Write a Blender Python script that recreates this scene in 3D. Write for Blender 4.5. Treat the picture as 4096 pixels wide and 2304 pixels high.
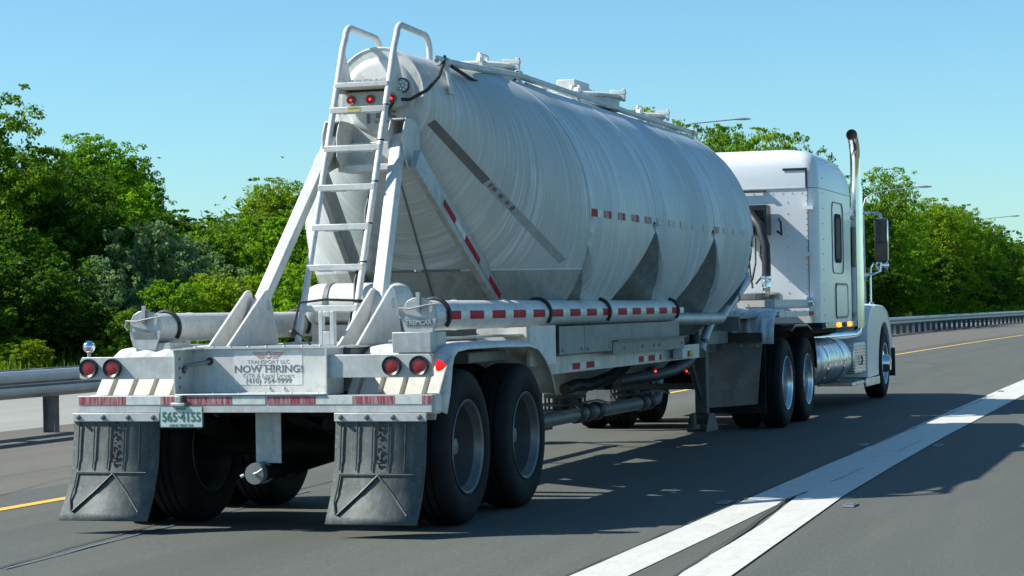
import bpy, math, random
import numpy as np
from mathutils import Vector, Matrix
rnd = random.Random(7)
S = bpy.context.scene
for o in list(bpy.data.objects): bpy.data.objects.remove(o)
COL = S.collection
rad = math.radians; PI = math.pi

# ------------------------------------------------------------------ camera
cam_d = bpy.data.cameras.new('camera'); cam = bpy.data.objects.new('camera', cam_d); COL.objects.link(cam)
S.camera = cam
def set_camera():
    yaw, pitch, roll = 0.3135, 0.0104, -0.0168
    f = Vector((math.cos(yaw), math.sin(yaw), 0)); r = Vector((math.sin(yaw), -math.cos(yaw), 0)); u = Vector((0, 0, 1))
    f2 = f*math.cos(pitch)+u*math.sin(pitch); u2 = -f*math.sin(pitch)+u*math.cos(pitch)
    r3 = r*math.cos(roll)+u2*math.sin(roll); u3 = -r*math.sin(roll)+u2*math.cos(roll)
    M = Matrix((r3, u3, -f2)).transposed().to_4x4(); M.translation = Vector((-12.3905, -5.7663, 1.3765))
    cam.matrix_world = M
set_camera()
cam_d.sensor_width = 36; cam_d.lens = 75.654; cam_d.clip_start = .1; cam_d.clip_end = 6000
# ------------------------------------------------------------------ light
SUN = Vector((.33, -1.07, -1.0)).normalized()          # direction the light travels
W = bpy.data.worlds.new('World'); S.world = W; W.use_nodes = True
nt = W.node_tree; nt.nodes.clear()
sky = nt.nodes.new('ShaderNodeTexSky'); sky.sky_type = 'NISHITA'; sky.sun_disc = False
el = math.asin(-SUN.z); az = math.atan2(-SUN.x, -SUN.y)   # sun position direction = -SUN ; rotation measured from +Y clockwise
sky.sun_elevation = el; sky.sun_rotation = az
sky.air_density = 1.0; sky.dust_density = .3; sky.ozone_density = 1.0; sky.altitude = 0
gain = nt.nodes.new('ShaderNodeMixRGB'); gain.blend_type = 'MULTIPLY'; gain.inputs[0].default_value = 1; gain.inputs[2].default_value = (.85, 1.33, 1.56, 1)
bg = nt.nodes.new('ShaderNodeBackground'); bg.inputs[1].default_value = .0605
wo = nt.nodes.new('ShaderNodeOutputWorld')
nt.links.new(sky.outputs[0], gain.inputs[1]); nt.links.new(gain.outputs[0], bg.inputs[0]); nt.links.new(bg.outputs[0], wo.inputs[0])
sl = bpy.data.lights.new('sun', 'SUN'); sl.energy = 5.0; sl.angle = rad(.5); sl.color = (1, .96, .88)
so = bpy.data.objects.new('sun', sl); so.rotation_euler = SUN.to_track_quat('-Z', 'Y').to_euler(); COL.objects.link(so)
S.view_settings.view_transform = 'Standard'; S.view_settings.look = 'None'; S.view_settings.exposure = .74; S.view_settings.gamma = 1
S.view_settings.use_curve_mapping = False
S.render.engine = 'CYCLES'

# ------------------------------------------------------------------ materials
def mat(name, col, rough=.5, metal=0, dirt=None, streak=None, bump=0, bscale=40, emit=None, spec=.5, rvar=0):
    """dirt=(colour, scale, threshold, amount[, detail]) ; streak=(colour, (sx,sy,sz), threshold, amount)"""
    m = bpy.data.materials.new(name); m.use_nodes = True; t = m.node_tree; N = t.nodes; L = t.links
    b = N['Principled BSDF']; b.inputs['Roughness'].default_value = rough; b.inputs['Metallic'].default_value = metal
    b.inputs['Specular IOR Level'].default_value = spec
    tc = N.new('ShaderNodeTexCoord'); cur = None
    rgb = N.new('ShaderNodeRGB'); rgb.outputs[0].default_value = (*col, 1); cur = rgb.outputs[0]
    lays = []
    if dirt:
        ds = dirt if isinstance(dirt, list) else [dirt]
        for d in ds: lays.append((d[0], (d[1],)*3, d[2], d[3]))
    if streak:
        ss = streak if isinstance(streak, list) else [streak]
        lays += ss
    for (c, sc, th, amt) in lays:
        mp = N.new('ShaderNodeMapping'); mp.inputs['Scale'].default_value = sc; L.new(tc.outputs['Object'], mp.inputs[0])
        n = N.new('ShaderNodeTexNoise'); n.inputs['Scale'].default_value = 1; n.inputs['Detail'].default_value = 6; n.inputs['Roughness'].default_value = .62
        L.new(mp.outputs[0], n.inputs['Vector'])
        r = N.new('ShaderNodeMapRange'); r.inputs['From Min'].default_value = th-.12; r.inputs['From Max'].default_value = th+.12
        r.inputs['To Max'].default_value = amt; L.new(n.outputs[0], r.inputs[0])
        mx = N.new('ShaderNodeMixRGB'); mx.inputs[2].default_value = (*c, 1); L.new(r.outputs[0], mx.inputs[0]); L.new(cur, mx.inputs[1]); cur = mx.outputs[0]
        if rvar:
            rr = N.new('ShaderNodeMapRange'); rr.inputs['To Min'].default_value = rough; rr.inputs['To Max'].default_value = min(1, rough+rvar)
            L.new(r.outputs[0], rr.inputs[0]); L.new(rr.outputs[0], b.inputs['Roughness'])
    L.new(cur, b.inputs['Base Color'])
    if bump:
        n = N.new('ShaderNodeTexNoise'); n.inputs['Scale'].default_value = bscale; n.inputs['Detail'].default_value = 5; L.new(tc.outputs['Object'], n.inputs['Vector'])
        bp = N.new('ShaderNodeBump'); bp.inputs['Strength'].default_value = bump; bp.inputs['Distance'].default_value = .01
        L.new(n.outputs[0], bp.inputs['Height']); L.new(bp.outputs[0], b.inputs['Normal'])
    if emit:
        b.inputs['Emission Color'].default_value = (*emit[0], 1); b.inputs['Emission Strength'].default_value = emit[1]
    return m
M = {}
# streaks run round the barrel: fine along x, long along y and z
def tank_mat():
    """one skin: thin grey-green dirt at the rear, thicker chalky dust (washed down in streaks) further forward"""
    m = bpy.data.materials.new('dusty_tank_skin'); m.use_nodes = True; t = m.node_tree; N = t.nodes; L = t.links; b = N['Principled BSDF']
    b.inputs['Metallic'].default_value = .03
    tc = N.new('ShaderNodeTexCoord'); sep = N.new('ShaderNodeSeparateXYZ'); L.new(tc.outputs['Object'], sep.inputs[0])
    def noise(sc, det=6, ro=.62, off=(0, 0, 0)):
        mp = N.new('ShaderNodeMapping'); mp.inputs['Scale'].default_value = sc; mp.inputs['Location'].default_value = off; L.new(tc.outputs['Object'], mp.inputs[0])
        n = N.new('ShaderNodeTexNoise'); n.inputs['Scale'].default_value = 1; n.inputs['Detail'].default_value = det; n.inputs['Roughness'].default_value = ro; n.inputs['Distortion'].default_value = .25; L.new(mp.outputs[0], n.inputs['Vector']); return n.outputs[0]
    def rng(v, a, b_, lo=0, hi=1):
        r = N.new('ShaderNodeMapRange'); r.inputs['From Min'].default_value = a; r.inputs['From Max'].default_value = b_; r.inputs['To Min'].default_value = lo; r.inputs['To Max'].default_value = hi; L.new(v, r.inputs[0]); return r.outputs[0]
    def mul(a, b_):
        k = N.new('ShaderNodeMath'); k.operation = 'MULTIPLY'; L.new(a, k.inputs[0]); L.new(b_, k.inputs[1]); return k.outputs[0]
    def mix(f, c1, col):
        x = N.new('ShaderNodeMixRGB'); L.new(f, x.inputs[0]); L.new(c1, x.inputs[1]); x.inputs[2].default_value = (*col, 1); return x.outputs[0]
    rgb = N.new('ShaderNodeRGB'); rgb.outputs[0].default_value = (.45, .485, .47, 1); c = rgb.outputs[0]
    fwd = rng(sep.outputs[0], 4.6, 6.6)                      # dust grows forward of the first weld
    broad = noise((1.1, .45, .5), 3)
    c = mix(rng(broad, .42, .62, 0, .5), c, (.35, .395, .39))
    c = mix(fwd, c, (.43, .49, .51)) if False else mix(rng(fwd, 0, 1, 0, .55), c, (.46, .52, .55))
    zone = rng(noise((1.6, .6, .9), 3, off=(7, 0, 3)), .45, .60)    # where the chalky wash has run down
    more = rng(sep.outputs[0], 2.6, 4.2, .6, 1)
    s1 = mul(rng(noise((18, .45, .5)), .46, .58, 0, .75), more); c = mix(mul(s1, zone), c, (.62, .66, .70))
    s2 = rng(noise((60, .9, 1.0), off=(3, 1, 0)), .52, .62, 0, .95); c = mix(mul(mul(s2, more), rng(zone, 0, 1, .35, 1)), c, (.74, .78, .80))
    s3 = rng(noise((40, .7, .8), off=(11, 5, 2)), .56, .68, 0, .5); c = mix(mul(s3, more), c, (.23, .27, .265))
    sp = rng(noise((22, 22, 22), 4, off=(1, 2, 3)), .66, .74, 0, .5); c = mix(sp, c, (.68, .71, .71))
    L.new(c, b.inputs['Base Color']); L.new(rng(broad, .4, .6, .42, .62), b.inputs['Roughness'])
    n = N.new('ShaderNodeTexNoise'); n.inputs['Scale'].default_value = 3; n.inputs['Detail'].default_value = 2; L.new(tc.outputs['Object'], n.inputs['Vector'])
    bp = N.new('ShaderNodeBump'); bp.inputs['Strength'].default_value = .25; bp.inputs['Distance'].default_value = .02; L.new(n.outputs[0], bp.inputs['Height']); L.new(bp.outputs[0], b.inputs['Normal'])
    return m
M['barrel'] = tank_mat()
M['cone'] = M['barrel']
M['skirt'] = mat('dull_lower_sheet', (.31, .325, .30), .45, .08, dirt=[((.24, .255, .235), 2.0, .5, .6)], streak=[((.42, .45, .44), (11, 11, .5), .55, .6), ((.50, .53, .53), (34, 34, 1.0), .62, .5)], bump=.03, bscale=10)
M['tape_ghost'] = mat('tape_ghost', (.44, .36, .385), .5, 0, streak=((.50, .52, .53), (60, 60, 6), .5, .9))
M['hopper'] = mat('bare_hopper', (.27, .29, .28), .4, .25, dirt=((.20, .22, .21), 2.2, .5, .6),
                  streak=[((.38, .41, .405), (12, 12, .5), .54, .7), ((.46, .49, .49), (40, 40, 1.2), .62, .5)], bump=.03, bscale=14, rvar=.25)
M['paint'] = mat('worn_white_paint', (.61, .62, .595), .45, 0, dirt=[((.43, .45, .425), 3, .53, .6), ((.33, .335, .31), 15, .62, .65), ((.27, .20, .13), 31, .72, .7)], streak=((.5, .51, .49), (20, 20, 1.2), .58, .4), bump=.03, rvar=.25)
M['alu'] = mat('dull_aluminium', (.42, .44, .435), .42, .4, dirt=[((.26, .28, .275), 4, .52, .6), ((.58, .6, .59), 17, .6, .5)], streak=((.26, .27, .26), (25, 25, 1.5), .6, .5), bump=.05, rvar=.3)
M['alu_dark'] = mat('grimy_aluminium', (.19, .205, .205), .5, .25, dirt=[((.10, .11, .11), 5, .5, .65), ((.33, .35, .34), 22, .66, .45)], bump=.08, rvar=.3)
M['bar'] = mat('brushed_bar', (.50, .52, .51), .42, .1, dirt=[((.25, .20, .15), 27, .72, .6), ((.36, .38, .37), 5, .5, .65), ((.68, .7, .68), 22, .62, .5)], streak=((.38, .4, .39), (30, 30, 2), .6, .5), bump=.05, rvar=.3)
M['cab'] = mat('cab_white_paint', (.70, .73, .74), .22, 0, dirt=((.60, .63, .64), 2.5, .6, .4), spec=.6)
M['chrome'] = mat('chrome', (.78, .8, .8), .09, 1, dirt=((.5, .5, .48), 3, .6, .3))
M['polish'] = mat('polished_aluminium', (.62, .65, .66), .24, .8, dirt=((.34, .35, .34), 6, .56, .6), rvar=.3)
M['steel'] = mat('greased_steel', (.05, .052, .05), .55, .5, dirt=((.11, .11, .1), 9, .55, .7), bump=.1)
M['black'] = mat('black_plastic', (.018, .019, .02), .38, 0, dirt=((.05, .052, .05), 6, .58, .6))
M['dark'] = mat('chassis_black', (.009, .010, .010), .7, 0, dirt=((.025, .026, .025), 7, .55, .6), spec=.1)
M['rubber'] = mat('tyre_rubber', (.009, .010, .011), .72, 0, dirt=((.019, .021, .022), 5, .52, .6), bump=.03, spec=.12)
M['hose'] = mat('hose_rubber', (.014, .015, .016), .55, 0, dirt=((.07, .07, .068), 14, .64, .6), bump=.15)
M['flap'] = mat('mud_flap_rubber', (.050, .062, .060), .6, 0, dirt=[((.095, .11, .108), 4, .5, .7), ((.22, .24, .235), 38, .66, .5)], streak=((.15, .17, .165), (26, 26, 2.5), .60, .5), bump=.12, bscale=70, spec=.3)
M['flap_dark'] = mat('mud_flap_rib_rubber', (.03, .036, .036), .45, 0, dirt=((.11, .12, .12), 12, .6, .6), bump=.1)
M['quarter'] = mat('splashed_fender', (.36, .41, .44), .4, 0, streak=((.66, .71, .74), (18, 18, 1.2), .5, .8), dirt=((.2, .23, .25), 7, .6, .6), bump=.05)
M['wheel'] = mat('dusty_wheel', (.17, .18, .175), .38, .5, dirt=((.09, .10, .095), 6, .5, .7), rvar=.2)
M['red_lens'] = mat('red_lens', (.33, .008, .012), .14, 0, dirt=((.14, .004, .008), 60, .5, .8), bump=.3, bscale=120, spec=.8)
M['red_lit'] = mat('lit_red_lens', (.5, .01, .01), .2, 0, emit=((1, .02, .015), .45))
M['red_led'] = mat('glowing_red_bulb', (.6, .02, .02), .3, 0, emit=((1, .03, .015), 2.2))
M['amber'] = mat('amber_lens', (.7, .2, .02), .2, 0, dirt=((.35, .1, .02), 30, .5, .6))
M['amber_lit'] = mat('lit_amber_lens', (.8, .25, .02), .3, 0, emit=((1, .28, .03), 1.6))
M['tape_red'] = mat('red_reflective_tape', (.38, .012, .025), .6, 0, dirt=((.42, .16, .17), 16, .68, .5), spec=.15)
M['tape_white'] = mat('white_reflective_tape', (.58, .64, .6), .4, 0, dirt=((.36, .37, .33), 18, .55, .6))
M['tape_worn'] = mat('peeling_red_tape', (.30, .03, .045), .5, 0, streak=((.5, .46, .45), (60, 60, 6), .56, .75), dirt=((.2, .05, .06), 9, .5, .5))
M['strip_old'] = mat('bare_strip', (.13, .125, .11), .5, .1, dirt=((.20, .2, .19), 8, .6, .5))
M['residue'] = mat('tape_residue', (.30, .325, .325), .35, .1, dirt=[((.44, .46, .45), 12, .55, .6), ((.18, .19, .19), 40, .62, .6)])
M['shade_steel'] = mat('shaded_grimy_steel', (.05, .057, .06), .6, .2, dirt=[((.04, .045, .045), 5, .5, .65), ((.17, .18, .175), 22, .66, .45)], bump=.08)  # darker copy of the grimy aluminium, with underside shade put into the colour
M['cream'] = mat('dusty_cream_panel', (.52, .51, .44), .55, 0, dirt=[((.40, .39, .34), 9, .54, .6)], streak=((.36, .35, .31), (30, 30, 2), .6, .5), bump=.08)
M['tint'] = mat('tinted_pane', (.01, .011, .012), .5, 0, spec=.12)
M['plate'] = mat('licence_plate', (.5, .57, .55), .35, 0, dirt=((.38, .45, .44), 20, .5, .6))
M['plate_rim'] = mat('plate_rim_green', (.06, .2, .16), .4)
M['ink_green'] = mat('green_ink', (.03, .15, .13), .5)
M['ink'] = mat('dark_ink', (.12, .125, .125), .6, 0, dirt=((.4, .4, .38), 45, .6, .8))
M['ink_grey'] = mat('faded_ink', (.24, .25, .245), .6, 0, dirt=((.5, .5, .48), 40, .56, .8))
M['ink_blue'] = mat('faded_blue_ink', (.19, .28, .44), .6, 0, dirt=((.5, .52, .5), 40, .58, .8))
M['ink_red'] = mat('faded_red_ink', (.38, .16, .15), .6, 0, dirt=((.5, .48, .46), 40, .55, .8))
M['sticker'] = mat('peeling_sticker', (.63, .64, .62), .5, 0, dirt=((.47, .48, .46), 16, .58, .7))
M['yellow_lab'] = mat('yellow_label', (.62, .5, .08), .5, 0, dirt=((.55, .5, .3), 30, .5, .6))
M['glass'] = mat('dark_glass', (.012, .014, .015), .06, 0, spec=.9)
M['mirror'] = mat('mirror_glass', (.7, .73, .75), .03, 1)
M['silver'] = mat('ball_mirror', (.8, .8, .8), .08, 1)
M['lamp_white'] = mat('clear_lens', (.5, .52, .5), .15, .2, dirt=((.25, .26, .25), 60, .5, .7))
M['grip'] = mat('galvanised_pole', (.5, .52, .52), .4, .5)
M['rail'] = mat('galvanised_rail', (.34, .375, .39), .42, .45, dirt=((.25, .28, .29), 3, .5, .6), streak=((.2, .2, .19), (2, 8, 8), .66, .5), rvar=.2)
M['post'] = mat('weathered_post', (.11, .12, .125), .7, .2, dirt=((.2, .2, .19), 7, .55, .6))
M['sign'] = mat('sign_back', (.3, .33, .34), .5, .5)

def road_mat(name, base, dark, light, fine=1.0):
    m = bpy.data.materials.new(name); m.use_nodes = True; t = m.node_tree; N = t.nodes; L = t.links; b = N['Principled BSDF']
    b.inputs['Roughness'].default_value = .82; b.inputs['Specular IOR Level'].default_value = .3
    tc = N.new('ShaderNodeTexCoord'); cur = N.new('ShaderNodeRGB'); cur.outputs[0].default_value = (*base, 1); cur = cur.outputs[0]
    for c, sc, th, amt, w in [(dark, (.05, .9, 1), .5, .7, .18), (light, (.35, 3.5, 1), .56, .5, .15), (dark, (9*fine, 30*fine, 1), .55, .6, .15), (light, (16*fine, 60*fine, 1), .58, .6, .1), (dark, (70, 90, 1), .54, .7, .08), (light, (120, 150, 1), .6, .7, .06), (dark, (.02, 1.15, 1), .56, .45, .1)]:
        mp = N.new('ShaderNodeMapping'); mp.inputs['Scale'].default_value = sc; L.new(tc.outputs['Object'], mp.inputs[0])
        n = N.new('ShaderNodeTexNoise'); n.inputs['Scale'].default_value = 1; n.inputs['Detail'].default_value = 4; L.new(mp.outputs[0], n.inputs['Vector'])
        r = N.new('ShaderNodeMapRange'); r.inputs['From Min'].default_value = th-w; r.inputs['From Max'].default_value = th+w; r.inputs['To Max'].default_value = amt; L.new(n.outputs[0], r.inputs[0])
        mx = N.new('ShaderNodeMixRGB'); mx.inputs[2].default_value = (*c, 1); L.new(r.outputs[0], mx.inputs[0]); L.new(cur, mx.inputs[1]); cur = mx.outputs[0]
    L.new(cur, b.inputs['Base Color'])
    n = N.new('ShaderNodeTexNoise'); n.inputs['Scale'].default_value = 90; n.inputs['Detail'].default_value = 3; L.new(tc.outputs['Object'], n.inputs['Vector'])
    bp = N.new('ShaderNodeBump'); bp.inputs['Strength'].default_value = .35; bp.inputs['Distance'].default_value = .006; L.new(n.outputs[0], bp.inputs['Height']); L.new(bp.outputs[0], b.inputs['Normal'])
    return m
M['asphalt'] = road_mat('asphalt', (.092, .098, .085), (.066, .071, .062), (.128, .133, .113))
M['shoulder'] = road_mat('shoulder_asphalt', (.13, .124, .102), (.098, .092, .078), (.175, .168, .145))
M['concrete'] = road_mat('pale_concrete', (.29, .29, .27), (.22, .22, .20), (.36, .36, .34))
M['line_white'] = mat('road_paint_white', (.58, .575, .52), .6, 0, dirt=[((.44, .44, .40), 3, .58, .6), ((.34, .34, .31), 60, .6, .6)], streak=[((.46, .46, .42), (.6, 20, 1), .58, .6), ((.17, .17, .155), (3, 34, 1), .70, .7)])
M['line_yellow'] = mat('road_paint_yellow', (.72, .42, .05), .6, 0, dirt=((.5, .33, .08), 9, .6, .5))
M['crack'] = mat('road_crack', (.03, .03, .03), .9)
M['patch'] = mat('blue_grey_sealant', (.10, .14, .18), .5)
M['grass_ground'] = mat('verge_soil_green', (.06, .085, .02), .9, 0, dirt=[((.10, .13, .03), .8, .5, .7), ((.035, .05, .015), 3, .55, .7)])

def leaf_mat(name, c1, c2, trans=.42):
    m = bpy.data.materials.new(name); m.use_nodes = True; t = m.node_tree; N = t.nodes; L = t.links; N.clear()
    out = N.new('ShaderNodeOutputMaterial'); tc = N.new('ShaderNodeTexCoord')
    n = N.new('ShaderNodeTexNoise'); n.inputs['Scale'].default_value = .9; n.inputs['Detail'].default_value = 3; L.new(tc.outputs['Object'], n.inputs['Vector'])
    geo = N.new('ShaderNodeNewGeometry'); ad = N.new('ShaderNodeMath'); ad.operation = 'MULTIPLY_ADD'; ad.inputs[1].default_value = .5; L.new(geo.outputs['Random Per Island'], ad.inputs[0]); 
    sb = N.new('ShaderNodeMath'); sb.operation = 'MULTIPLY_ADD'; sb.inputs[1].default_value = 1.6; sb.inputs[2].default_value = -.55; L.new(n.outputs[0], sb.inputs[0]); L.new(sb.outputs[0], ad.inputs[2])
    mx = N.new('ShaderNodeMixRGB'); mx.inputs[1].default_value = (*c1, 1); mx.inputs[2].default_value = (*c2, 1); mx.use_clamp = True; L.new(ad.outputs[0], mx.inputs[0])
    d = N.new('ShaderNodeBsdfPrincipled'); d.inputs['Roughness'].default_value = .6; d.inputs['Specular IOR Level'].default_value = .15; L.new(mx.outputs[0], d.inputs['Base Color'])
    tr = N.new('ShaderNodeBsdfTranslucent'); g = N.new('ShaderNodeMixRGB'); g.blend_type = 'MULTIPLY'; g.inputs[0].default_value = 1; g.inputs[2].default_value = (1.5, 1.6, .55, 1); L.new(mx.outputs[0], g.inputs[1]); L.new(g.outputs[0], tr.inputs[0])
    ms = N.new('ShaderNodeMixShader'); ms.inputs[0].default_value = trans; L.new(d.outputs[0], ms.inputs[1]); L.new(tr.outputs[0], ms.inputs[2]); L.new(ms.outputs[0], out.inputs[0])
    return m
LM = [leaf_mat('leaf_bright', (.045, .115, .004), (.22, .40, .014)), leaf_mat('leaf_mid', (.038, .09, .006), (.19, .32, .016)),
      leaf_mat('leaf_dark', (.018, .052, .005), (.085, .18, .010)), leaf_mat('leaf_grey', (.10, .165, .08), (.26, .37, .18), .35), leaf_mat('leaf_yellow', (.08, .145, .005), (.31, .42, .016))]
M['bark'] = mat('bark', (.075, .058, .04), .9, 0, dirt=((.04, .03, .022), 8, .5, .7), bump=.4, bscale=20)
M['blade'] = leaf_mat('grass_blades', (.08, .14, .015), (.17, .26, .03), .35)
M['bird'] = mat('dark_feathers', (.02, .02, .022), .7)

# ------------------------------------------------------------------ mesh helpers
def tag(o, label=None, cat=None, group=None, kind=None):
    if label: o['label'] = label
    if cat: o['category'] = cat
    if group: o['group'] = group
    if kind: o['kind'] = kind
    return o
def empty(name, loc=(0, 0, 0)):
    o = bpy.data.objects.new(name, None); o.location = loc; o.empty_display_size = .3; COL.objects.link(o); return o
class MB:
    def __init__(s): s.v = []; s.f = []
    def add(s, vs, fs):
        b = len(s.v); s.v += [tuple(v) for v in vs]; s.f += [tuple(i+b for i in f) for f in fs]; return s
    def box(s, x0, x1, y0, y1, z0, z1):
        vs = [(x, y, z) for x in (x0, x1) for y in (y0, y1) for z in (z0, z1)]
        return s.add(vs, [(0, 1, 3, 2), (4, 6, 7, 5), (0, 4, 5, 1), (2, 3, 7, 6), (0, 2, 6, 4), (1, 5, 7, 3)])
    def bar(s, p0, p1, w, h, up=(0, 0, 1)):
        p0 = Vector(p0); p1 = Vector(p1); d = (p1-p0).normalized(); a = d.cross(Vector(up)).normalized(); b = a.cross(d).normalized()
        vs = [p+a*sx*w/2+b*sy*h/2 for p in (p0, p1) for sx, sy in ((-1, -1), (1, -1), (1, 1), (-1, 1))]
        return s.add(vs, [(3, 2, 1, 0), (4, 5, 6, 7)]+[(i, (i+1) % 4, 4+(i+1) % 4, 4+i) for i in range(4)])
    def tube(s, pts, r, n=10, cap=True, rs=None):
        P = [Vector(p) for p in pts]; m = len(P); base = len(s.v); prev = None
        for i in range(m):
            d = (P[min(i+1, m-1)]-P[max(i-1, 0)]).normalized()
            if prev is None:
                a = d.orthogonal().normalized()
            else:
                a = (prev-d*prev.dot(d)).normalized()
            prev = a; b = d.cross(a); rr = rs[i] if rs else r
            s.v += [tuple(P[i]+(a*math.cos(2*PI*k/n)+b*math.sin(2*PI*k/n))*rr) for k in range(n)]
        for i in range(m-1):
            for k in range(n):
                s.f.append((base+i*n+k, base+i*n+(k+1) % n, base+(i+1)*n+(k+1) % n, base+(i+1)*n+k))
        if cap:
            s.f.append(tuple(base+k for k in range(n))[::-1]); s.f.append(tuple(base+(m-1)*n+k for k in range(n)))
        return s
    def lathe(s, prof, o, ax='y', n=32, sgn=1):
        """prof = [(radius, offset along axis)]"""
        base = len(s.v); o = Vector(o)
        for r, t in prof:
            for k in range(n):
                c, q = math.cos(2*PI*k/n)*r, math.sin(2*PI*k/n)*r
                s.v.append(tuple(o+(Vector((c, t*sgn, q)) if ax == 'y' else Vector((t*sgn, c, q)) if ax == 'x' else Vector((c, q, t*sgn)))))
        for i in range(len(prof)-1):
            for k in range(n):
                s.f.append((base+i*n+k, base+i*n+(k+1) % n, base+(i+1)*n+(k+1) % n, base+(i+1)*n+k))
        return s
    def prism(s, poly, plane, t0, t1):
        """poly 2D in 'xz' / 'yz' / 'xy'; thickness from t0 to t1 on the remaining axis"""
        def p(a, b, t): return (a, t, b) if plane == 'xz' else (t, a, b) if plane == 'yz' else (a, b, t)
        n = len(poly)
        return s.add([p(a, b, t0) for a, b in poly]+[p(a, b, t1) for a, b in poly], [tuple(range(n))[::-1], tuple(range(n, 2*n))]+[(i, (i+1) % n, n+(i+1) % n, n+i) for i in range(n)])
    def strip(s, A, B):
        b = len(s.v); s.v += [tuple(a) for a in A]+[tuple(x) for x in B]; n = len(A)
        s.f += [(b+i, b+i+1, b+n+i+1, b+n+i) for i in range(n-1)]; return s
    def sphere(s, c, r, n=12, sc=(1, 1, 1)):
        prof = [(max(1e-4, math.sin(PI*i/n)), -math.cos(PI*i/n)) for i in range(n+1)]; b = len(s.v); s.lathe(prof, (0, 0, 0), 'z', n*2)
        for i in range(b, len(s.v)):
            v = s.v[i]; s.v[i] = (c[0]+v[0]*r*sc[0], c[1]+v[1]*r*sc[1], c[2]+v[2]*r*sc[2])
        return s
    def mesh(s, name, m, smooth=35):
        me = bpy.data.meshes.new(name); me.from_pydata(s.v, [], s.f); me.materials.append(m); me.validate(); me.update()
        import bmesh
        bm = bmesh.new(); bm.from_mesh(me); bmesh.ops.recalc_face_normals(bm, faces=bm.faces); bm.to_mesh(me); bm.free()
        if smooth:
            me.shade_smooth(); me.set_sharp_from_angle(angle=rad(smooth))
        return me
    def build(s, name, m, parent=None, smooth=35, bevel=0, label=None, kind=None):
        me = s.mesh(name, M[m] if isinstance(m, str) else m, smooth)
        o = bpy.data.objects.new(name, me); COL.objects.link(o); o.parent = parent
        if parent is not None:
            q = parent; off = Vector((0, 0, 0))
            while q is not None: off += q.location; q = q.parent
            if off.length: me.transform(Matrix.Translation(-off))
        if bevel:
            bv = o.modifiers.new('bevel', 'BEVEL'); bv.width = bevel; bv.segments = 2; bv.limit_method = 'ANGLE'; bv.angle_limit = rad(40); bv.harden_normals = False
        if label: o['label'] = label
        if kind: o['kind'] = kind
        return o
def copy_tree(o, parent=None, dup=None):
    c = o.copy(); COL.objects.link(c); c.parent = parent
    for ch in list(o.children): copy_tree(ch, c)
    return c
def text(name, s, m, mat4, size, parent, ext=.002, align='CENTER', sx=1, bold=0, shear=0, space=1):
    """flat lettering: local x = reading direction, y = up; mat4 places it"""
    cu = bpy.data.curves.new(name, 'FONT'); cu.body = s; cu.size = size; cu.align_x = align; cu.align_y = 'CENTER'; cu.extrude = ext; cu.offset = bold; cu.shear = shear; cu.space_character = space
    cu.resolution_u = 3
    tmp = bpy.data.objects.new(name+'_curve', cu); COL.objects.link(tmp)
    dg = bpy.context.evaluated_depsgraph_get(); me = bpy.data.meshes.new_from_object(tmp.evaluated_get(dg))
    bpy.data.objects.remove(tmp); bpy.data.curves.remove(cu)
    me.materials.clear(); me.materials.append(M[m])
    me.transform(mat4 @ Matrix.Diagonal((sx, 1, 1, 1)))
    o = bpy.data.objects.new(name, me); COL.objects.link(o); o.parent = parent
    return o
def rearface(x, y, z, lean=0):    # text that reads from behind the truck (facing -X)
    return Matrix(((0, 0, -1, x), (-1, 0, 0, y), (0, 1, 0, z), (0, 0, 0, 1)))
def sideface(x, y, z):            # facing -Y
    return Matrix(((1, 0, 0, x), (0, 0, -1, y), (0, 1, 0, z), (0, 0, 0, 1)))

# ================================================================== SETTING
def bend(x):                      # the road curves gently to the right
    return -max(0, x-20)**2/3600.
XS = [-60, -30, -10, 0, 10, 20]+list(range(28, 420, 8))
def ribbon(name, y0, y1, z, m, kind='structure', xs=XS, cy=0, label=None):
    f0 = y0 if callable(y0) else (lambda x: y0); f1 = y1 if callable(y1) else (lambda x: y1)
    n = max(1, int(round(abs(f1(0)-f0(0))/3))) if abs(f1(0)-f0(0)) > 3 else 1
    mb = MB()
    for k in range(n):
        a, b = k/n, (k+1)/n
        mb.strip([(x, f0(x)*(1-a)+f1(x)*a+bend(x), z) for x in xs], [(x, f0(x)*(1-b)+f1(x)*b+bend(x), z) for x in xs])
    o = mb.build(name, m, None, smooth=60); return tag(o, kind=kind, label=label)
g = MB(); g.add([(-900, -900, -.02), (3000, -900, -.02), (3000, 1500, -.02), (-900, 1500, -.02)], [(0, 1, 2, 3)]); tag(g.build('ground', 'grass_ground', None, 0), kind='structure')
ribbon('road', -14.5, 3.3, 0.0, 'asphalt')
RAILY = lambda x: 7.55+.02*(x-10) if x > 10 else 7.55
ribbon('shoulder', 3.296, lambda x: RAILY(x)+.75, -.002, 'shoulder')
ribbon('concrete_strip', lambda x: RAILY(x)+.7, lambda x: RAILY(x)+7.5, -.006, 'concrete')
ribbon('yellow_edge_line', 2.50, 2.62, .004, 'line_yellow')
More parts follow.
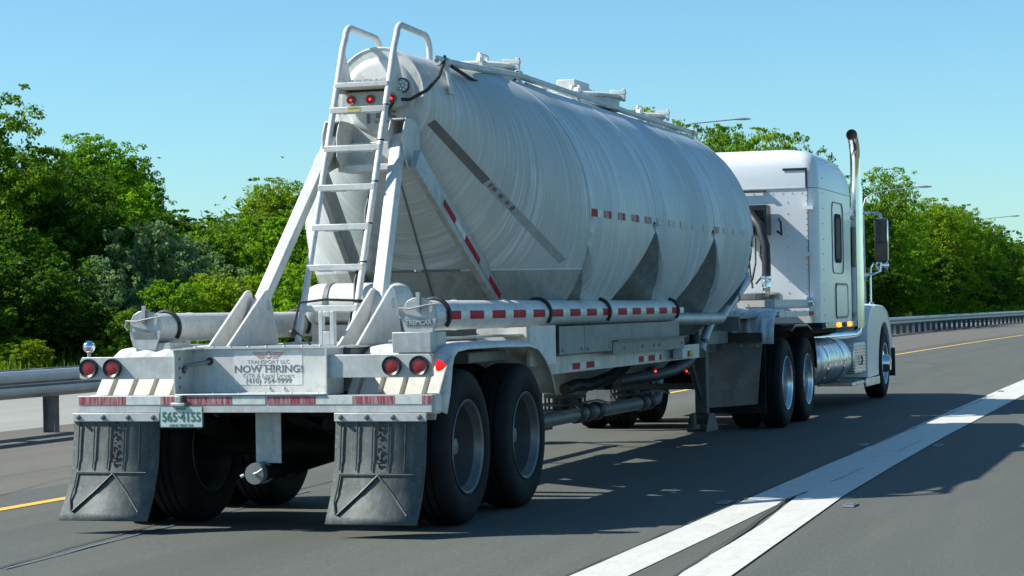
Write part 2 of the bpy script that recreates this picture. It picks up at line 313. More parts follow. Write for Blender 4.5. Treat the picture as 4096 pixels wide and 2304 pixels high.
# the two white lines that merge: left line, right line
def piecewise(pts):
    def f(x):
        if x <= pts[0][0]: return pts[0][1]
        for (a, b), (c, d) in zip(pts, pts[1:]):
            if x <= c: return b+(d-b)*(x-a)/(c-a)
        return pts[-1][1]
    return f
XL = [-30, -20, -10, -5, -2, -1, 0, 1, 2, 3, 4, 5, 6, 8, 10, 14, 18, 22]+list(range(28, 420, 8))
ribbon('white_lane_line', -2.60, -2.895, .004, 'line_white', xs=XL)
ribbon('white_lane_line', piecewise([(-12, -3.5), (-1.6, -3.135), (.7, -3.08), (2.4, -2.955), (3.2, -2.90), (4, -2.885), (30, -2.885)]), piecewise([(-12, -3.82), (-1.6, -3.42), (1.5, -3.30), (3, -3.24), (6, -3.19), (10, -3.15), (30, -3.12)]), .008, 'line_white', xs=XL)
def crack(pts, w, m='crack', z=.012):
    A, B = [], []; r = random.Random(len(pts)*7+int(abs(pts[0][0])*10))
    seg = []
    for (a, b) in zip(pts, pts[1:]):
        n = max(2, int((Vector(b)-Vector(a)).length/.35))
        for i in range(n): seg.append(Vector(a).lerp(Vector(b), i/n)+Vector((0, r.uniform(-.012, .012))))
    seg.append(Vector(pts[-1]))
    for p in seg:
        ww = w*r.uniform(.4, 1.3); A.append((p.x, p.y-ww/2, z)); B.append((p.x, p.y+ww/2, z))
    tag(MB().strip(A, B).build('road_crack', m, None, 0), kind='structure')
crack([(-8, -3.45), (-1.5, -3.14), (.3, -3.045), (1.65, -2.96), (2.7, -2.90), (3.3, -2.93)], .016)
crack([(4.2, -2.96), (5.6, -2.98)], .006); crack([(7.5, -2.99), (9.4, -3.0)], .005)
crack([(-1.2, 2.35), (3.9, 3.6), (9, 4.3)], .012, z=.006); crack([(-2.0, .56), (-.47, .67), (3, .9)], .03, 'patch', z=.006)
crack([(-3, .45), (-1, .74), (2, 1.0), (5, 1.15)], .015, z=.007)
crack([(-6, -2.57), (0, -2.585), (8, -2.6), (20, -2.7)], .014, z=.006)
crack([(2, 4.2), (8, 4.45), (20, 4.9)], .014, z=.006)
for k, (a, b) in enumerate([(36, 40), (58, 61), (25, 28)]): crack([(a, -.6+bend(a)), (b, 2.0+bend(b))], .05, z=.006)
# recessed reflectors beside the white lines
def marker(x, y, label):
    e = empty('road_marker', (x, y, 0)); tag(e, label, 'road marker', 'recessed reflectors beside the white lines')
    m = MB(); m.prism([(x-.13, .004), (x-.08, .013), (x+.08, .013), (x+.13, .004)], 'xz', y-.04, y+.04); m.build('casting', 'alu_dark', e, 0)
    MB().box(x-.045, x+.045, y-.028, y+.028, .0125, .018).build('reflector', 'patch', e, 0)
for x, y, l in [(2.33, -3.40, 'steel lane reflector in sun just right of where the two white lines merge'), (2.44, -2.50, 'steel lane reflector in trailer shade just left of the nearest white line'),
                (8.63, -3.25, 'steel lane reflector in the tank shadow right of the merged white line'), (8.69, -2.53, 'steel lane reflector in the tank shadow left of the merged white line'),
                (15.4, -2.56, 'steel lane reflector in the gap of light before the tractor shadow'), (21.4, -2.68, 'farthest steel lane reflector beyond the tractor shadow')]:
    marker(x, y, l)
# grass bank behind the guardrail
def bank():
    mb = MB(); xs = list(range(-20, 420, 4)); ys = [0, .6, 2, 4, 6, 9, 14, 30, 80]; zs = [-.015, .12, .45, .8, 1.0, 1.2, 1.4, 1.6, 1.8]
    n = len(ys); r = random.Random(3)
    for x in xs:
        y0 = RAILY(x)+7.45+bend(x)
        k = max(0., min(1., (x-60)/120)); 
        for j in range(n): mb.v.append((x, y0+ys[j], zs[j]*(1-.55*k)+(r.uniform(-.06, .06) if j else 0)))
    for i in range(len(xs)-1):
        for j in range(n-1): mb.f.append((i*n+j, (i+1)*n+j, (i+1)*n+j+1, i*n+j+1))
    tag(mb.build('grass_bank', 'grass_ground', None, 60), kind='structure')
bank()
def bankz(x, y):
    k = max(0., min(1., (x-60)/120)); d = y-(RAILY(x)+7.45+bend(x)); ys = [0, .6, 2, 4, 6, 9, 14, 30, 80]; zs = [-.015, .12, .45, .8, 1.0, 1.2, 1.4, 1.6, 1.8]
    return float(np.interp(d, ys, zs))*(1-.55*k)
def grass():
    R = np.random.default_rng(5); n = 42000
    x = -4+R.random(n)**1.5*212; off = R.random(n)**1.3*9
    mb = MB(); V = []; F = []
    for i in range(n):
        xx = float(x[i]); yy = RAILY(xx)+7.5+bend(xx)+float(off[i]); z = bankz(xx, yy)-.03; h = R.uniform(.18, .55)*(1+(max(0, xx-18))/150); w = R.uniform(.03, .07)*(1+(max(0, xx-18))/80); a = R.uniform(0, 6.28); l = R.uniform(-.2, .2)
        b = len(V); c, s_ = math.cos(a)*w, math.sin(a)*w
        V += [(xx-c, yy-s_, z), (xx+c, yy+s_, z), (xx+l, yy+l, z+h)]; F.append((b, b+1, b+2))
    me = bpy.data.meshes.new('tall_grass'); me.from_pydata(V, [], F); me.materials.append(M['blade'])
    o = bpy.data.objects.new('tall_grass', me); COL.objects.link(o); tag(o, 'tall unmown green grass along the bank behind the guardrail', 'grass', kind='stuff')
grass()

# ------------------------------------------------------------------ guardrail
def guardrail():
    e = empty('guardrail', (10, 7.55, 0)); tag(e, 'long galvanised double sided guardrail on dark posts along the far shoulder', 'guardrail')
    prof = [(0, .0), (.02, .012), (.075, .045), (.08, .085), (.075, .12), (.015, .145), (.015, .165), (.075, .19), (.08, .225), (.075, .265), (.02, .298), (0, .31)]
    xs = [-40, -20, 0]+[6+i*1.905*2 for i in range(0, 100)]
    for side, nm in ((-1, 'front_beam'), (1, 'back_beam')):
        mb = MB(); n = len(prof)
        for x in xs:
            yc = RAILY(x)+bend(x)+side*.26
            for d, z in prof: mb.v.append((x, yc+side*d, .46+z))
        for i in range(len(xs)-1):
            for j in range(n-1): mb.f.append((i*n+j, (i+1)*n+j, (i+1)*n+j+1, i*n+j+1))
        o = mb.build(nm, 'rail', e, 40)
        so_ = o.modifiers.new('thick', 'SOLIDIFY'); so_.thickness = .006
    def at(o, x): o.location = (x-10, RAILY(x)+bend(x)-7.55, 0)
    p0 = MB().box(-.055, .055, -.08, -.072, 0, .74).box(-.055, .055, .072, .08, 0, .74).box(-.004, .004, -.072, .072, 0, .74).mesh('post', M['post'], 0)
    b0 = MB().box(-.06, .06, -.25, -.083, .48, .77).mesh('blockout', M['post'], 0); b1 = MB().box(-.06, .06, .083, .25, .48, .77).mesh('blockout', M['post'], 0)
    for i in range(-14, 145):
        x = 8.7+1.905*i
        o = bpy.data.objects.new('post', p0); COL.objects.link(o); o.parent = e; at(o, x)
        for b in (b0, b1):
            q = bpy.data.objects.new('blockout', b); COL.objects.link(q); q.parent = o
guardrail()

# ------------------------------------------------------------------ lamps and sign
def street_lamp(base, tip, label, r=.09):
    e = empty('street_lamp', base); tag(e, label, 'street lamp', 'street lamps beyond the guardrail')
    bx, by, bz = base; tx, ty, tz = tip; d = Vector((tx-bx, ty-by, 0))
    hk = tz-1.1
    MB().tube([(bx, by, bz), (bx, by, bz+(hk-bz)*.5), (bx, by, hk)], r, 10, rs=[r*1.3, r, r*.75]).build('pole', 'grip', e)
    pts = [(bx, by, hk), (bx+d.x*.04, by+d.y*.04, hk+.45), (bx+d.x*.16, by+d.y*.16, hk+.75), (bx+d.x*.4, by+d.y*.4, hk+.92), (tx, ty, tz)]
    MB().tube(pts, r*.4, 8).build('arm', 'grip', e)
    u = d.normalized(); m = MB(); m.tube([(tx-u.x*.1, ty-u.y*.1, tz), (tx+u.x*.15, ty+u.y*.15, tz+.01), (tx+u.x*.45, ty+u.y*.45, tz+.02), (tx+u.x*.75, ty+u.y*.75, tz+.01)], .1, 8, rs=[.04, .06, .075, .04]); m.build('lamp_head', 'grip', e)
street_lamp((94.6, 20.6, .8), (95.7, 17.1, 10.95), 'curved arm street lamp rising above the far end of the tank')
street_lamp((112.8, 13.3, .6), (113.8, 10.2, 8.15), 'curved arm street lamp showing right of the exhaust stack and above the mirror', .08)
street_lamp((191, 15.1, .5), (192, 11.6, 9.35), 'farthest curved arm street lamp against trees at the right edge')
sg = empty('road_sign', (181.7, 12.2, .4)); tag(sg, 'small grey road sign on a thin post among the far right trees', 'sign')
MB().tube([(181.7, 12.2, .3), (181.7, 12.2, 3.3)], .05, 6).build('post', 'grip', sg); MB().box(181.62, 181.66, 11.75, 12.65, 2.3, 3.3).build('panel', 'sign', sg, 0)

# ------------------------------------------------------------------ trees
def crown_mesh(seed, nleaf, leaf, m, blobs, shape='round', dens=1.0):
    """unit-ish crown: blobs = clump count; built in a 1 x 1 x 1 box centred at the origin (z -.5 .. .5)"""
    R = np.random.default_rng(seed)
    c = []; rr = []
    while len(c) < blobs:
        p = R.uniform(-1, 1, 3); d = np.linalg.norm(p)
        if d > 1 or d < .25: continue
        if shape == 'tall': p = p*np.array([.75, .75, 1.1])
        if shape == 'bush': p[2] = p[2]*.8
        w = 1-.25*max(0, p[2]) if shape != 'bush' else 1
        c.append(p*.38*np.array([w, w, 1])); rr.append(R.uniform(.08, .17))
    c = np.array(c); rr = np.array(rr)
    ns = 16; S_ = blobs*ns                       # every clump is made of leafy sprays
    ub = R.normal(size=(S_, 3)); ub /= np.linalg.norm(ub, axis=1)[:, None]; kb = np.repeat(np.arange(blobs), ns)
    sc0 = c[kb]+ub*(rr[kb]*R.uniform(.55, 1.12, S_)*np.where(R.random(S_) < .05, 1.3, 1))[:, None]*np.array([1, 1, .8]); sr = R.uniform(.018, .045, S_)
    k = R.integers(0, S_, nleaf); u = R.normal(size=(nleaf, 3)); u /= np.linalg.norm(u, axis=1)[:, None]
    P = sc0[k]+u*(sr[k]*R.random(nleaf)**.5)[:, None]*np.array([1.15, 1.15, .6]); u = ub[k]*.7+u*.5
    lo, hi = np.percentile(P, .4, axis=0), np.percentile(P, 99.6, axis=0); sc_ = 1/(hi-lo); P = (P-(lo+hi)/2)*sc_; P = np.clip(P, -.51, .51)
    # random leaf orientation, biased upward/outward
    nrm = R.normal(size=(nleaf, 3))*.8+u*.6+np.array([0, 0, .55]); nrm /= np.linalg.norm(nrm, axis=1)[:, None]
    t = np.cross(nrm, R.normal(size=(nleaf, 3))); t /= np.linalg.norm(t, axis=1)[:, None]; b = np.cross(nrm, t)
    s = leaf*R.uniform(.55, 1.25, nleaf)[:, None]
    v = np.stack([P-t*s*.5, P+b*s*.32, P+t*s*.5, P-b*s*.32], 1).reshape(-1, 3)
    f = np.arange(nleaf*4).reshape(-1, 4)
    me = bpy.data.meshes.new('crown'); me.vertices.add(len(v)); me.vertices.foreach_set('co', v.ravel())
    me.loops.add(nleaf*4); me.loops.foreach_set('vertex_index', f.ravel()); me.polygons.add(nleaf)
    me.polygons.foreach_set('loop_start', np.arange(0, nleaf*4, 4)); me.polygons.foreach_set('loop_total', np.full(nleaf, 4))
    me.materials.append(m); me.update(calc_edges=True); me.validate()
    return me
def trunk_mesh(seed):
    r = random.Random(seed); mb = MB()
    mb.tube([(0, 0, 0), (.01, .01, .25), (.0, .02, .5), (.02, 0, .8)], .03, 8, rs=[.034, .025, .018, .006])
    for i in range(9):
        z = .22+i*.055; a = r.uniform(0, 6.28); l = r.uniform(.2, .36)
        mb.tube([(0, 0, z), (math.cos(a)*l*.5, math.sin(a)*l*.5, z+l*.35), (math.cos(a)*l, math.sin(a)*l, z+l*.6)], .01, 5, rs=[.012, .007, .002])
    return mb.mesh('trunk', M['bark'], 60)
CR = {}
def crown(kind, mi, var):
    key = (kind, mi, var)
    if key not in CR:
        if kind == 'tree': CR[key] = crown_mesh(11+mi*7+var, 40000, .022, LM[mi], 62)
        if kind == 'tall': CR[key] = crown_mesh(101+mi*7+var, 32000, .020, LM[mi], 70, 'tall')
        if kind == 'bush': CR[key] = crown_mesh(201+mi*7+var, 20000, .034, LM[mi], 38, 'bush')
    return CR[key]
TR = [trunk_mesh(s) for s in (1, 2, 3)]
ntree = [0]
def tree(x, y, top, w, kind, mi, label, cat, group, low=.18):
    z0 = bankz(x, y)-.05; h = top-z0; ntree[0] += 1; v = ntree[0]
    e = empty('tree' if cat == 'tree' else 'bush', (x, y, z0)); tag(e, label, cat, group)
    c = bpy.data.objects.new('crown', crown(kind, mi, v % 2)); COL.objects.link(c); c.parent = e
    zc = h*(low+1)/2; c.location = (0, 0, zc); c.scale = (w, w, h*(1-low)); c.rotation_euler = (0, 0, v*1.7)
    t = bpy.data.objects.new('trunk' if cat == 'tree' else 'stems', TR[v % 3]); COL.objects.link(t); t.parent = e; t.scale = (h, h, h*.95); t.rotation_euler = (0, 0, v*2.1)
TG = 'trees beyond the guardrail'; BG = 'bushes on the bank'
LT = [ # x, y, top, width, kind, material, label, cat
 (30.6, 21.2, 6.75, 5.6, 'tree', 1, 'tall broad tree cut by the left edge of the picture', 'tree'),
 (34.0, 20.9, 5.2, 4.0, 'tree', 2, 'darker tree standing against the leftmost tall tree', 'tree'),
 (42.0, 24.4, 6.5, 5.6, 'tree', 0, 'bright green round topped maple, second from the left', 'tree'),
 (36.0, 22.0, 5.2, 4.6, 'tree', 2, 'dark low tree in front of the bright maple', 'tree'),
 (49, 27.5, 5.7, 4.6, 'tree', 0, 'bright tree whose crown fills in right behind the maple', 'tree'),
 (55.4, 28.4, 5.0, 4.0, 'tree', 2, 'small dark tree in the dip right of the maple', 'tree'),
 (57.8, 27.9, 4.9, 4.4, 'tree', 1, 'low tree in the dip between maple and ladder', 'tree'),
 (51.8, 22.9, 5.75, 4.4, 'tree', 4, 'yellow green tree just left of the trailer legs', 'tree'),
 (57, 23.4, 6.0, 5.0, 'tree', 1, 'tree seen past the left trailer leg', 'tree'),
 (46.5, 21.6, 4.4, 4.0, 'tree', 1, 'lower tree in front of the yellow green one', 'tree'),
 (60, 22.6, 5.9, 5.5, 'tree', 2, 'dark tree seen between the ladder rungs', 'tree'),
 (38.5, 24.5, 5.6, 4.6, 'tree', 2, 'dark tree filling the gap left of the maple', 'tree'), (45.5, 25.4, 6.1, 4.6, 'tree', 0, 'right hand lobe of the bright maple pair', 'tree'), (54, 21.5, 4.6, 4.6, 'tree', 0, 'low bright tree directly behind the left leg', 'tree'),
 (24.5, 22.5, 6.4, 5.6, 'tree', 1, 'first tree of the row, just left of the picture edge', 'tree'), (17.5, 21.5, 6.0, 5.4, 'tree', 2, 'dark tree outside the left picture edge', 'tree'), (10.5, 22.0, 6.6, 6.0, 'tree', 0, 'outermost bright tree of the row left of the picture', 'tree'), (3.0, 21.0, 5.8, 5.4, 'tree', 1, 'outermost green tree of the row left of the picture', 'tree'),
 (66, 22.5, 6.0, 5.5, 'tree', 1, 'tree hidden mostly by the ladder and tank', 'tree'),
]
for t in LT: tree(*t[:3], t[3]*.74, t[4], t[5], t[6], t[7], TG)
LB = [
 (32.0, 17.6, 3.5, 3.4, 'bush', 3, 'soft grey green willow bush in front of the dark trees'), (34.5, 17.2, 3.1, 3.0, 'bush', 3, 'second grey green willow bush, nearer the trailer leg'),
 (30.2, 17.4, 2.7, 2.4, 'bush', 3, 'low grey green willow bush at left of its clump'),
 (28.5, 14.9, 2.1, 2.6, 'bush', 0, 'bright low bush above the left pipe hatch'), (30.0, 14.3, 2.25, 2.8, 'bush', 4, 'yellow green bush above the left discharge tube'), (32.6, 14.2, 2.35, 3.0, 'bush', 0, 'bright bush behind the left trailer leg foot'),
 (35.5, 15.0, 2.6, 3.2, 'bush', 4, 'yellow green bush seen through the lower ladder'), (38.5, 15.6, 2.9, 3.4, 'bush', 0, 'bright bush behind the air tank'), (41.5, 18.5, 4.0, 4.2, 'bush', 0, 'large bright bush left of the tank belly'),
 (45, 19.5, 4.3, 4.2, 'bush', 1, 'large green bush behind the ladder'), (37, 18.8, 3.6, 4.0, 'bush', 1, 'mid green bush between willow and ladder'),
 (27.4, 16.9, 1.9, 2.8, 'bush', 2, 'dark low bush left of the pipe hatch'), (26.2, 17.5, 2.6, 3.4, 'bush', 2, 'dark bush under the leftmost tall tree'), (28.4, 19.0, 3.4, 4.0, 'bush', 2, 'taller dark bush in the shade of the leftmost tree'),
 (20.5, 19.5, 3.4, 4.4, 'bush', 1, 'green bush just outside the left picture edge'), (15.5, 19.0, 3.0, 4.2, 'bush', 2, 'dark bush outside the left picture edge'), (10.5, 19.4, 3.3, 4.6, 'bush', 4, 'yellow green bush at the outer left of the bank'), (5.0, 18.8, 2.9, 4.2, 'bush', 0, 'bright bush at the outer left of the bank'),
 (24.6, 16.2, .95, 1.3, 'bush', 4, 'small yellow tinted bush at the left edge of the bank'), (27.0, 15.1, 1.5, 2.0, 'bush', 1, 'small bush above the left tail lights'), (31.5, 19.6, 4.2, 4.4, 'bush', 2, 'dark undergrowth bush below the maple'),
 (40, 21.5, 4.2, 4.6, 'bush', 2, 'dark bush behind the willow clump'), (52, 20, 4.0, 4.4, 'bush', 0, 'bright bush far behind the tank'), (50, 17.0, 3.0, 4.0, 'bush', 4, 'yellow green bush hidden mostly by the tank')]
for b in LB: tree(*b[:3], b[3]*.85, 'bush', b[5], b[6], 'bush', BG, low=-.05)
RT = [
 (88, 19.5, 10.9, 7.5, 'tree', 4, 'yellow green tree above the front manholes of the tank'), (91, 17.6, 10.2, 6.0, 'tree', 1, 'tree with thin top behind the first street lamp'), (97.0, 17.6, 10.6, 7.5, 'tree', 0, 'green tree rising above the middle of the sleeper roof'),
 (103, 17.0, 10.9, 7.0, 'tree', 4, 'bright rounded tree above the sleeper roof'), (109, 16.6, 11.1, 7.0, 'tree', 1, 'tree behind the right corner of the sleeper roof'), (115, 17, 9.8, 7, 'tree', 2, 'dark tree behind the exhaust stack top'),
 (125, 17.2, 9.6, 7.5, 'tree', 2, 'dark tree between exhaust stack and mirror'), (138, 16.8, 10.2, 7.5, 'tree', 1, 'tree right behind the mirror'), (145.4, 16.6, 11.2, 8.0, 'tall', 0, 'taller feathery tree just right of the second street lamp'), 
 (152, 16.2, 8.6, 7, 'tree', 1, 'lower tree right of the feathery tall one'), (159.4, 15.6, 9.6, 8.0, 'tree', 4, 'light green tree in the right hand row'), (166, 15.6, 9.2, 7, 'tree', 1, 'mid green tree in the right hand row, before the third lamp'), (173, 15.2, 9.4, 7, 'tree', 0, 'bright tree left of the third street lamp'),
 (181, 14.9, 9.9, 8, 'tree', 1, 'broad tree behind the third street lamp'), (190, 14.9, 9.4, 8, 'tree', 0, 'green tree right of the third lamp pole'), (199, 14.6, 8.6, 7.5, 'tree', 2, 'dark tree near the right edge of the row'), (208, 14, 7.9, 8, 'tree', 1, 'last lower tree before the right edge'), (219, 13.4, 6.9, 8, 'tree', 2, 'small dark tree at the right edge of the picture'), (232, 13, 6.0, 8, 'tree', 1, 'most distant tree, cut by the right edge')]
for t in RT: tree(*t[:3], t[3]*.85, t[4], t[5], t[6], 'tree', TG, low=.05)
for i, (x, y, top, w, mi, l) in enumerate([(120, 15.3, 4.6, 6, 2, 'dark bush under the trees between stack and mirror'), (131, 14.6, 4.6, 6, 2, 'dark bush below the mirror behind the guardrail'), (141, 13.9, 5.0, 6.5, 0, 'bright bush behind the guardrail right of the mirror'), (151, 13.4, 5.2, 6.5, 2, 'dark bush right of the bright one behind the rail'),
                                        (162, 12.9, 5.0, 7, 1, 'green bush halfway along the right hand row'), (174, 12.6, 5.2, 7, 2, 'dark bush just before the small sign'), (187, 12.9, 5.2, 7, 1, 'green bush behind the small sign'), (200, 12.0, 4.6, 7, 2, 'dark bush after the small sign'), (214, 11.3, 4.3, 7, 1, 'far green bush at the end of the guardrail'), (228, 10.6, 4.2, 8, 2, 'farthest dark bush behind the rail end')]):
    tree(x, y+1.2, top, w, 'bush', mi, l, 'bush', BG, low=-.05)
# dark wood behind everything, one mass
def wood():
    R = np.random.default_rng(11); n = 240000
    nc = 2600; cx = -6+R.random(nc)**1.7*286
    hgt = np.where(cx < 70, 3.2, 6.0)+1.0*np.sin(cx*.31)+.7*np.sin(cx*.83); ch = R.random(nc)**.8*hgt
    cy = np.array([RAILY(x)+bend(x) for x in cx])+np.where(cx < 70, 18.5, 11.5)+R.uniform(0, 4, nc)+np.sin(cx*.5)*.8
    cz = np.array([bankz(float(a), float(b)) for a, b in zip(cx, cy)])+ch
    k = R.integers(0, nc, n); sc = (.65+cx[k]/150)[:, None]
    P = np.stack([cx, cy, cz], 1)[k]+R.normal(size=(n, 3))*np.array([.42, .42, .32])*sc
    a = R.normal(size=(n, 3)); a /= np.linalg.norm(a, axis=1)[:, None]; t = np.cross(a, R.normal(size=(n, 3))); t /= np.linalg.norm(t, axis=1)[:, None]; b = np.cross(a, t)
    s_ = (.075*(1+cx[k]/90)*R.uniform(.6, 1.25, n))[:, None]
    v = np.stack([P-t*s_, P+b*s_*.6, P+t*s_, P-b*s_*.6], 1).reshape(-1, 3)
    me = bpy.data.meshes.new('undergrowth'); me.vertices.add(len(v)); me.vertices.foreach_set('co', v.ravel()); me.loops.add(n*4); me.loops.foreach_set('vertex_index', np.arange(n*4)); me.polygons.add(n)
    me.polygons.foreach_set('loop_start', np.arange(0, n*4, 4)); me.polygons.foreach_set('loop_total', np.full(n, 4)); me.materials.append(LM[2]); me.update(calc_edges=True); me.validate()
    o = bpy.data.objects.new('undergrowth', me); COL.objects.link(o)
    tag(o, 'dark tangle of undergrowth filling the gaps behind the roadside trees', 'undergrowth', kind='stuff')
wood()
bd = MB(); bd.sphere((61, 26.9, 7.2), .035, 8, (1.7, .8, .8)).add([(61, 26.9, 7.21), (61.05, 27.02, 7.27), (60.96, 27.0, 7.25)], [(0, 1, 2)]).add([(61, 26.9, 7.21), (61.05, 26.8, 7.27), (60.96, 26.82, 7.25)], [(0, 1, 2)])
tag(bd.build('bird', 'bird', None), 'tiny dark bird flying in the sky left of the ladder', 'bird')

# ================================================================== TANK TRAILER
TT = empty('tank_trailer', (0, 0, 0)); tag(TT, 'dusty white dry bulk tank trailer with rear ladder, hitched to the white tractor', 'tank trailer')
ZC, RT_ = 2.12, 1.2                  # barrel axis height and radius
XB0, XB1 = 3.70, 9.95                # ends of the cylinder
HC = [4.63, 6.95, 9.27]              # hopper centres
DX0, DX1, DZ, DR = 2.36, 11.54, 2.975, .335   # small end discs of the eccentric cones
def wbar(z): return math.sqrt(max(0, RT_**2-(z-ZC)**2))
def cone_hw(x, z):                   # half width of the end cones
    if x < XB0: k = (x-DX0)/(XB0-DX0)
    else: k = (DX1-x)/(DX1-XB1)
    k = max(0, min(1, k)); R = DR+k*(RT_-DR); c = DZ+k*(ZC-DZ)
    if z < 1.7: z = 1.7
    return math.sqrt(max(1e-6, R*R-(z-c)**2)) if abs(z-c) < R else .01
bar_mb = MB()
nx, na = 48, 64
b = 0
for i in range(nx+1):
    x = XB0+(XB1-XB0)*i/nx
    for k in range(na+1):
        a = -0.0*PI+PI*k/na; bar_mb.v.append((x, RT_*math.cos(a), ZC+RT_*math.sin(a)))
for i in range(nx):
    for k in range(na): bar_mb.f.append((i*(na+1)+k, i*(na+1)+k+1, (i+1)*(na+1)+k+1, (i+1)*(na+1)+k))
ZL = [2.12, 2.10, 2.07]+[2.07-.0373*i for i in range(1, 23)]+[1.2, 1.1, 1.0, .9, .8, .7, .62, .56]
def hopper(ci):
    xc = HC[ci]; hm = MB(); NA, NCc = 10, 14
    rows = []
    for z in ZL:
        r = z-.39; w = wbar(z) if z > 1.25 else 9.; L = 1.16
        row = []
        for qd in range(4):        # quadrants: front-right, rear-right ... phi from +X
            fr = 1 if qd in (0, 3) else -1; sy = -1 if qd < 2 else 1
            endcap = (ci == 0 and fr == -1) or (ci == 2 and fr == 1)
            Lq = 9. if endcap else L
            a1 = math.acos(min(1, Lq/r)) if r > Lq else 0.0
            a2 = math.asin(min(1, w/r)) if r > w else PI/2
            a1 = min(a1, a2)
            # phi measured from fr*X axis toward sy*Y
            phis = [(a1*k/4, 'L') for k in range(4)]+[(a1+(a2-a1)*k/NCc, 'C') for k in range(NCc)]+[(a2+(PI/2-a2)*k/NA, 'B') for k in range(NA+1)]
            if a2 >= PI/2-1e-6: phis = phis[:4+NCc]+[(PI/2, 'C') for k in range(NA+1)]
            pts = []
            for ph, t in phis:
                rho = r
                if math.cos(ph) > 1e-6: rho = min(rho, Lq/math.cos(ph))
                if math.sin(ph) > 1e-6: rho = min(rho, w/math.sin(ph))
                x = xc+fr*rho*math.cos(ph); y = rho*math.sin(ph)
                if endcap and (x < XB0 or x > XB1):
                    lim = cone_hw(x, z)*.985
                    if y > lim: 
                        # shrink along the ray until inside the end cone
                        for q in range(40):
                            rho *= .985; x = xc+fr*rho*math.cos(ph); y = rho*math.sin(ph)
                            if y <= cone_hw(x, z)*.985 or (XB0 <= x <= XB1): break
                pts.append(((x, sy*y, z), t))
            if qd in (1, 3): pts = pts[::-1]
            row.append(pts)
        rows.append(row)
    for qd in range(4):
        for i in range(len(ZL)-1):
            A, B = rows[i][qd], rows[i+1][qd]
            for k in range(len(A)-1):
                P = [A[k], A[k+1], B[k+1], B[k]]; types = [p[1] for p in P]
                vs = [Vector(p[0]) for p in P]
                if (vs[0]-vs[1]).length < 1e-5 and (vs[2]-vs[3]).length < 1e-5: continue
                if types.count('L') >= 3 and not ((ci == 0 and qd in (1, 2)) or (ci == 2 and qd in (0, 3))): continue
                isB = (types.count('B') >= 3) or (types.count('B') == 2 and ZL[i] > 1.27)
                zz = ZL[i]
                tgt = bar_mb if isB and zz > 1.25 else hm
                tgt.add(vs, [(0, 1, 2, 3)])
    import bmesh
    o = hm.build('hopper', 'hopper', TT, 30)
    bm = bmesh.new(); bm.from_mesh(o.data); bmesh.ops.remove_doubles(bm, verts=bm.verts, dist=.0008); bmesh.ops.dissolve_degenerate(bm, dist=.0005, edges=bm.edges); bmesh.ops.recalc_face_normals(bm, faces=bm.faces); bm.to_mesh(o.data); bm.free(); o.data.shade_smooth(); o.data.set_sharp_from_angle(angle=rad(30))
    # outlet flange and butterfly valve
    v = MB(); v.lathe([(.0, .58), (.2, .58), (.2, .55), (.12, .55), (.12, .50), (.21, .50), (.21, .475), (.12, .475), (.12, .44), (.21, .44), (.21, .415), (.0, .415)], (xc, 0, 0), 'z', 20)
    for k in range(10):
        a = 2*PI*k/10; v.tube([(xc+.185*math.cos(a), .185*math.sin(a), .395), (xc+.185*math.cos(a), .185*math.sin(a), .595)], .011, 5)
    v.build('outlet_valve', 'steel', o)
    MB().tube([(xc-.05, -.15, .5), (xc-.06, -.34, .53), (xc-.09, -.46, .50)], .012, 6).build('valve_handle', 'alu', o)
    return o
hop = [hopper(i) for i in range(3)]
bar = bar_mb.build('barrel', 'barrel', TT, 40)
import bmesh
bm = bmesh.new(); bm.from_mesh(bar.data); bmesh.ops.remove_doubles(bm, verts=bm.verts, dist=.0008); bmesh.ops.dissolve_degenerate(bm, dist=.0005, edges=bm.edges); bmesh.ops.recalc_face_normals(bm, faces=bm.faces); bm.to_mesh(bar.data); bm.free(); bar.data.shade_smooth(); bar.data.set_sharp_from_angle(angle=rad(40))
# circumferential welds
def ring(x, r, c, t, a0=0, a1=PI, n=60): return [(x, (r+t)*math.cos(a0+(a1-a0)*k/n), c+(r+t)*math.sin(a0+(a1-a0)*k/n)) for k in range(n+1)]
for x in (XB0, 5.79, 8.11, XB1):
    MB().tube(ring(x, RT_, ZC, -.003, -.05, PI+.05), .009, 6).build('weld_seam', 'cone', bar)
def end_cone(xd, xb, name):
    mb = MB(); n = 64; m = 14
    for i in range(m+1):
        k = i/m; x = xd+(xb-xd)*k; R = DR+k*(RT_-DR); c = DZ+k*(ZC-DZ)
        for j in range(n): mb.v.append((x, R*math.cos(2*PI*j/n), c+R*math.sin(2*PI*j/n)))
    for i in range(m):
        for j in range(n): mb.f.append((i*n+j, i*n+(j+1) % n, (i+1)*n+(j+1) % n, (i+1)*n+j))
    mb.f.append(tuple(range(n)))
    return mb.build(name, 'cone', TT, 40)
rc = end_cone(DX0, XB0, 'rear_cone'); fc = end_cone(DX1, XB1, 'front_cone')
# lower rear sheet: duller metal below the horizontal weld
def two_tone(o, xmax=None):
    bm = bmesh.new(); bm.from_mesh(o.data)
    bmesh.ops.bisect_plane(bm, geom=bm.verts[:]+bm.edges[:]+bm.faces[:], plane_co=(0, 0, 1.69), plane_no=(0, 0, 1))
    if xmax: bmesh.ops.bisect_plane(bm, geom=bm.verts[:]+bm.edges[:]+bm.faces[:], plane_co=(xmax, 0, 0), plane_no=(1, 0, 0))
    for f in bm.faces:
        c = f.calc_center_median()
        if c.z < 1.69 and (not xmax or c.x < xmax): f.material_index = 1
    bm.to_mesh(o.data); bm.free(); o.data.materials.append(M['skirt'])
two_tone(rc); two_tone(bar, XB0+.005)
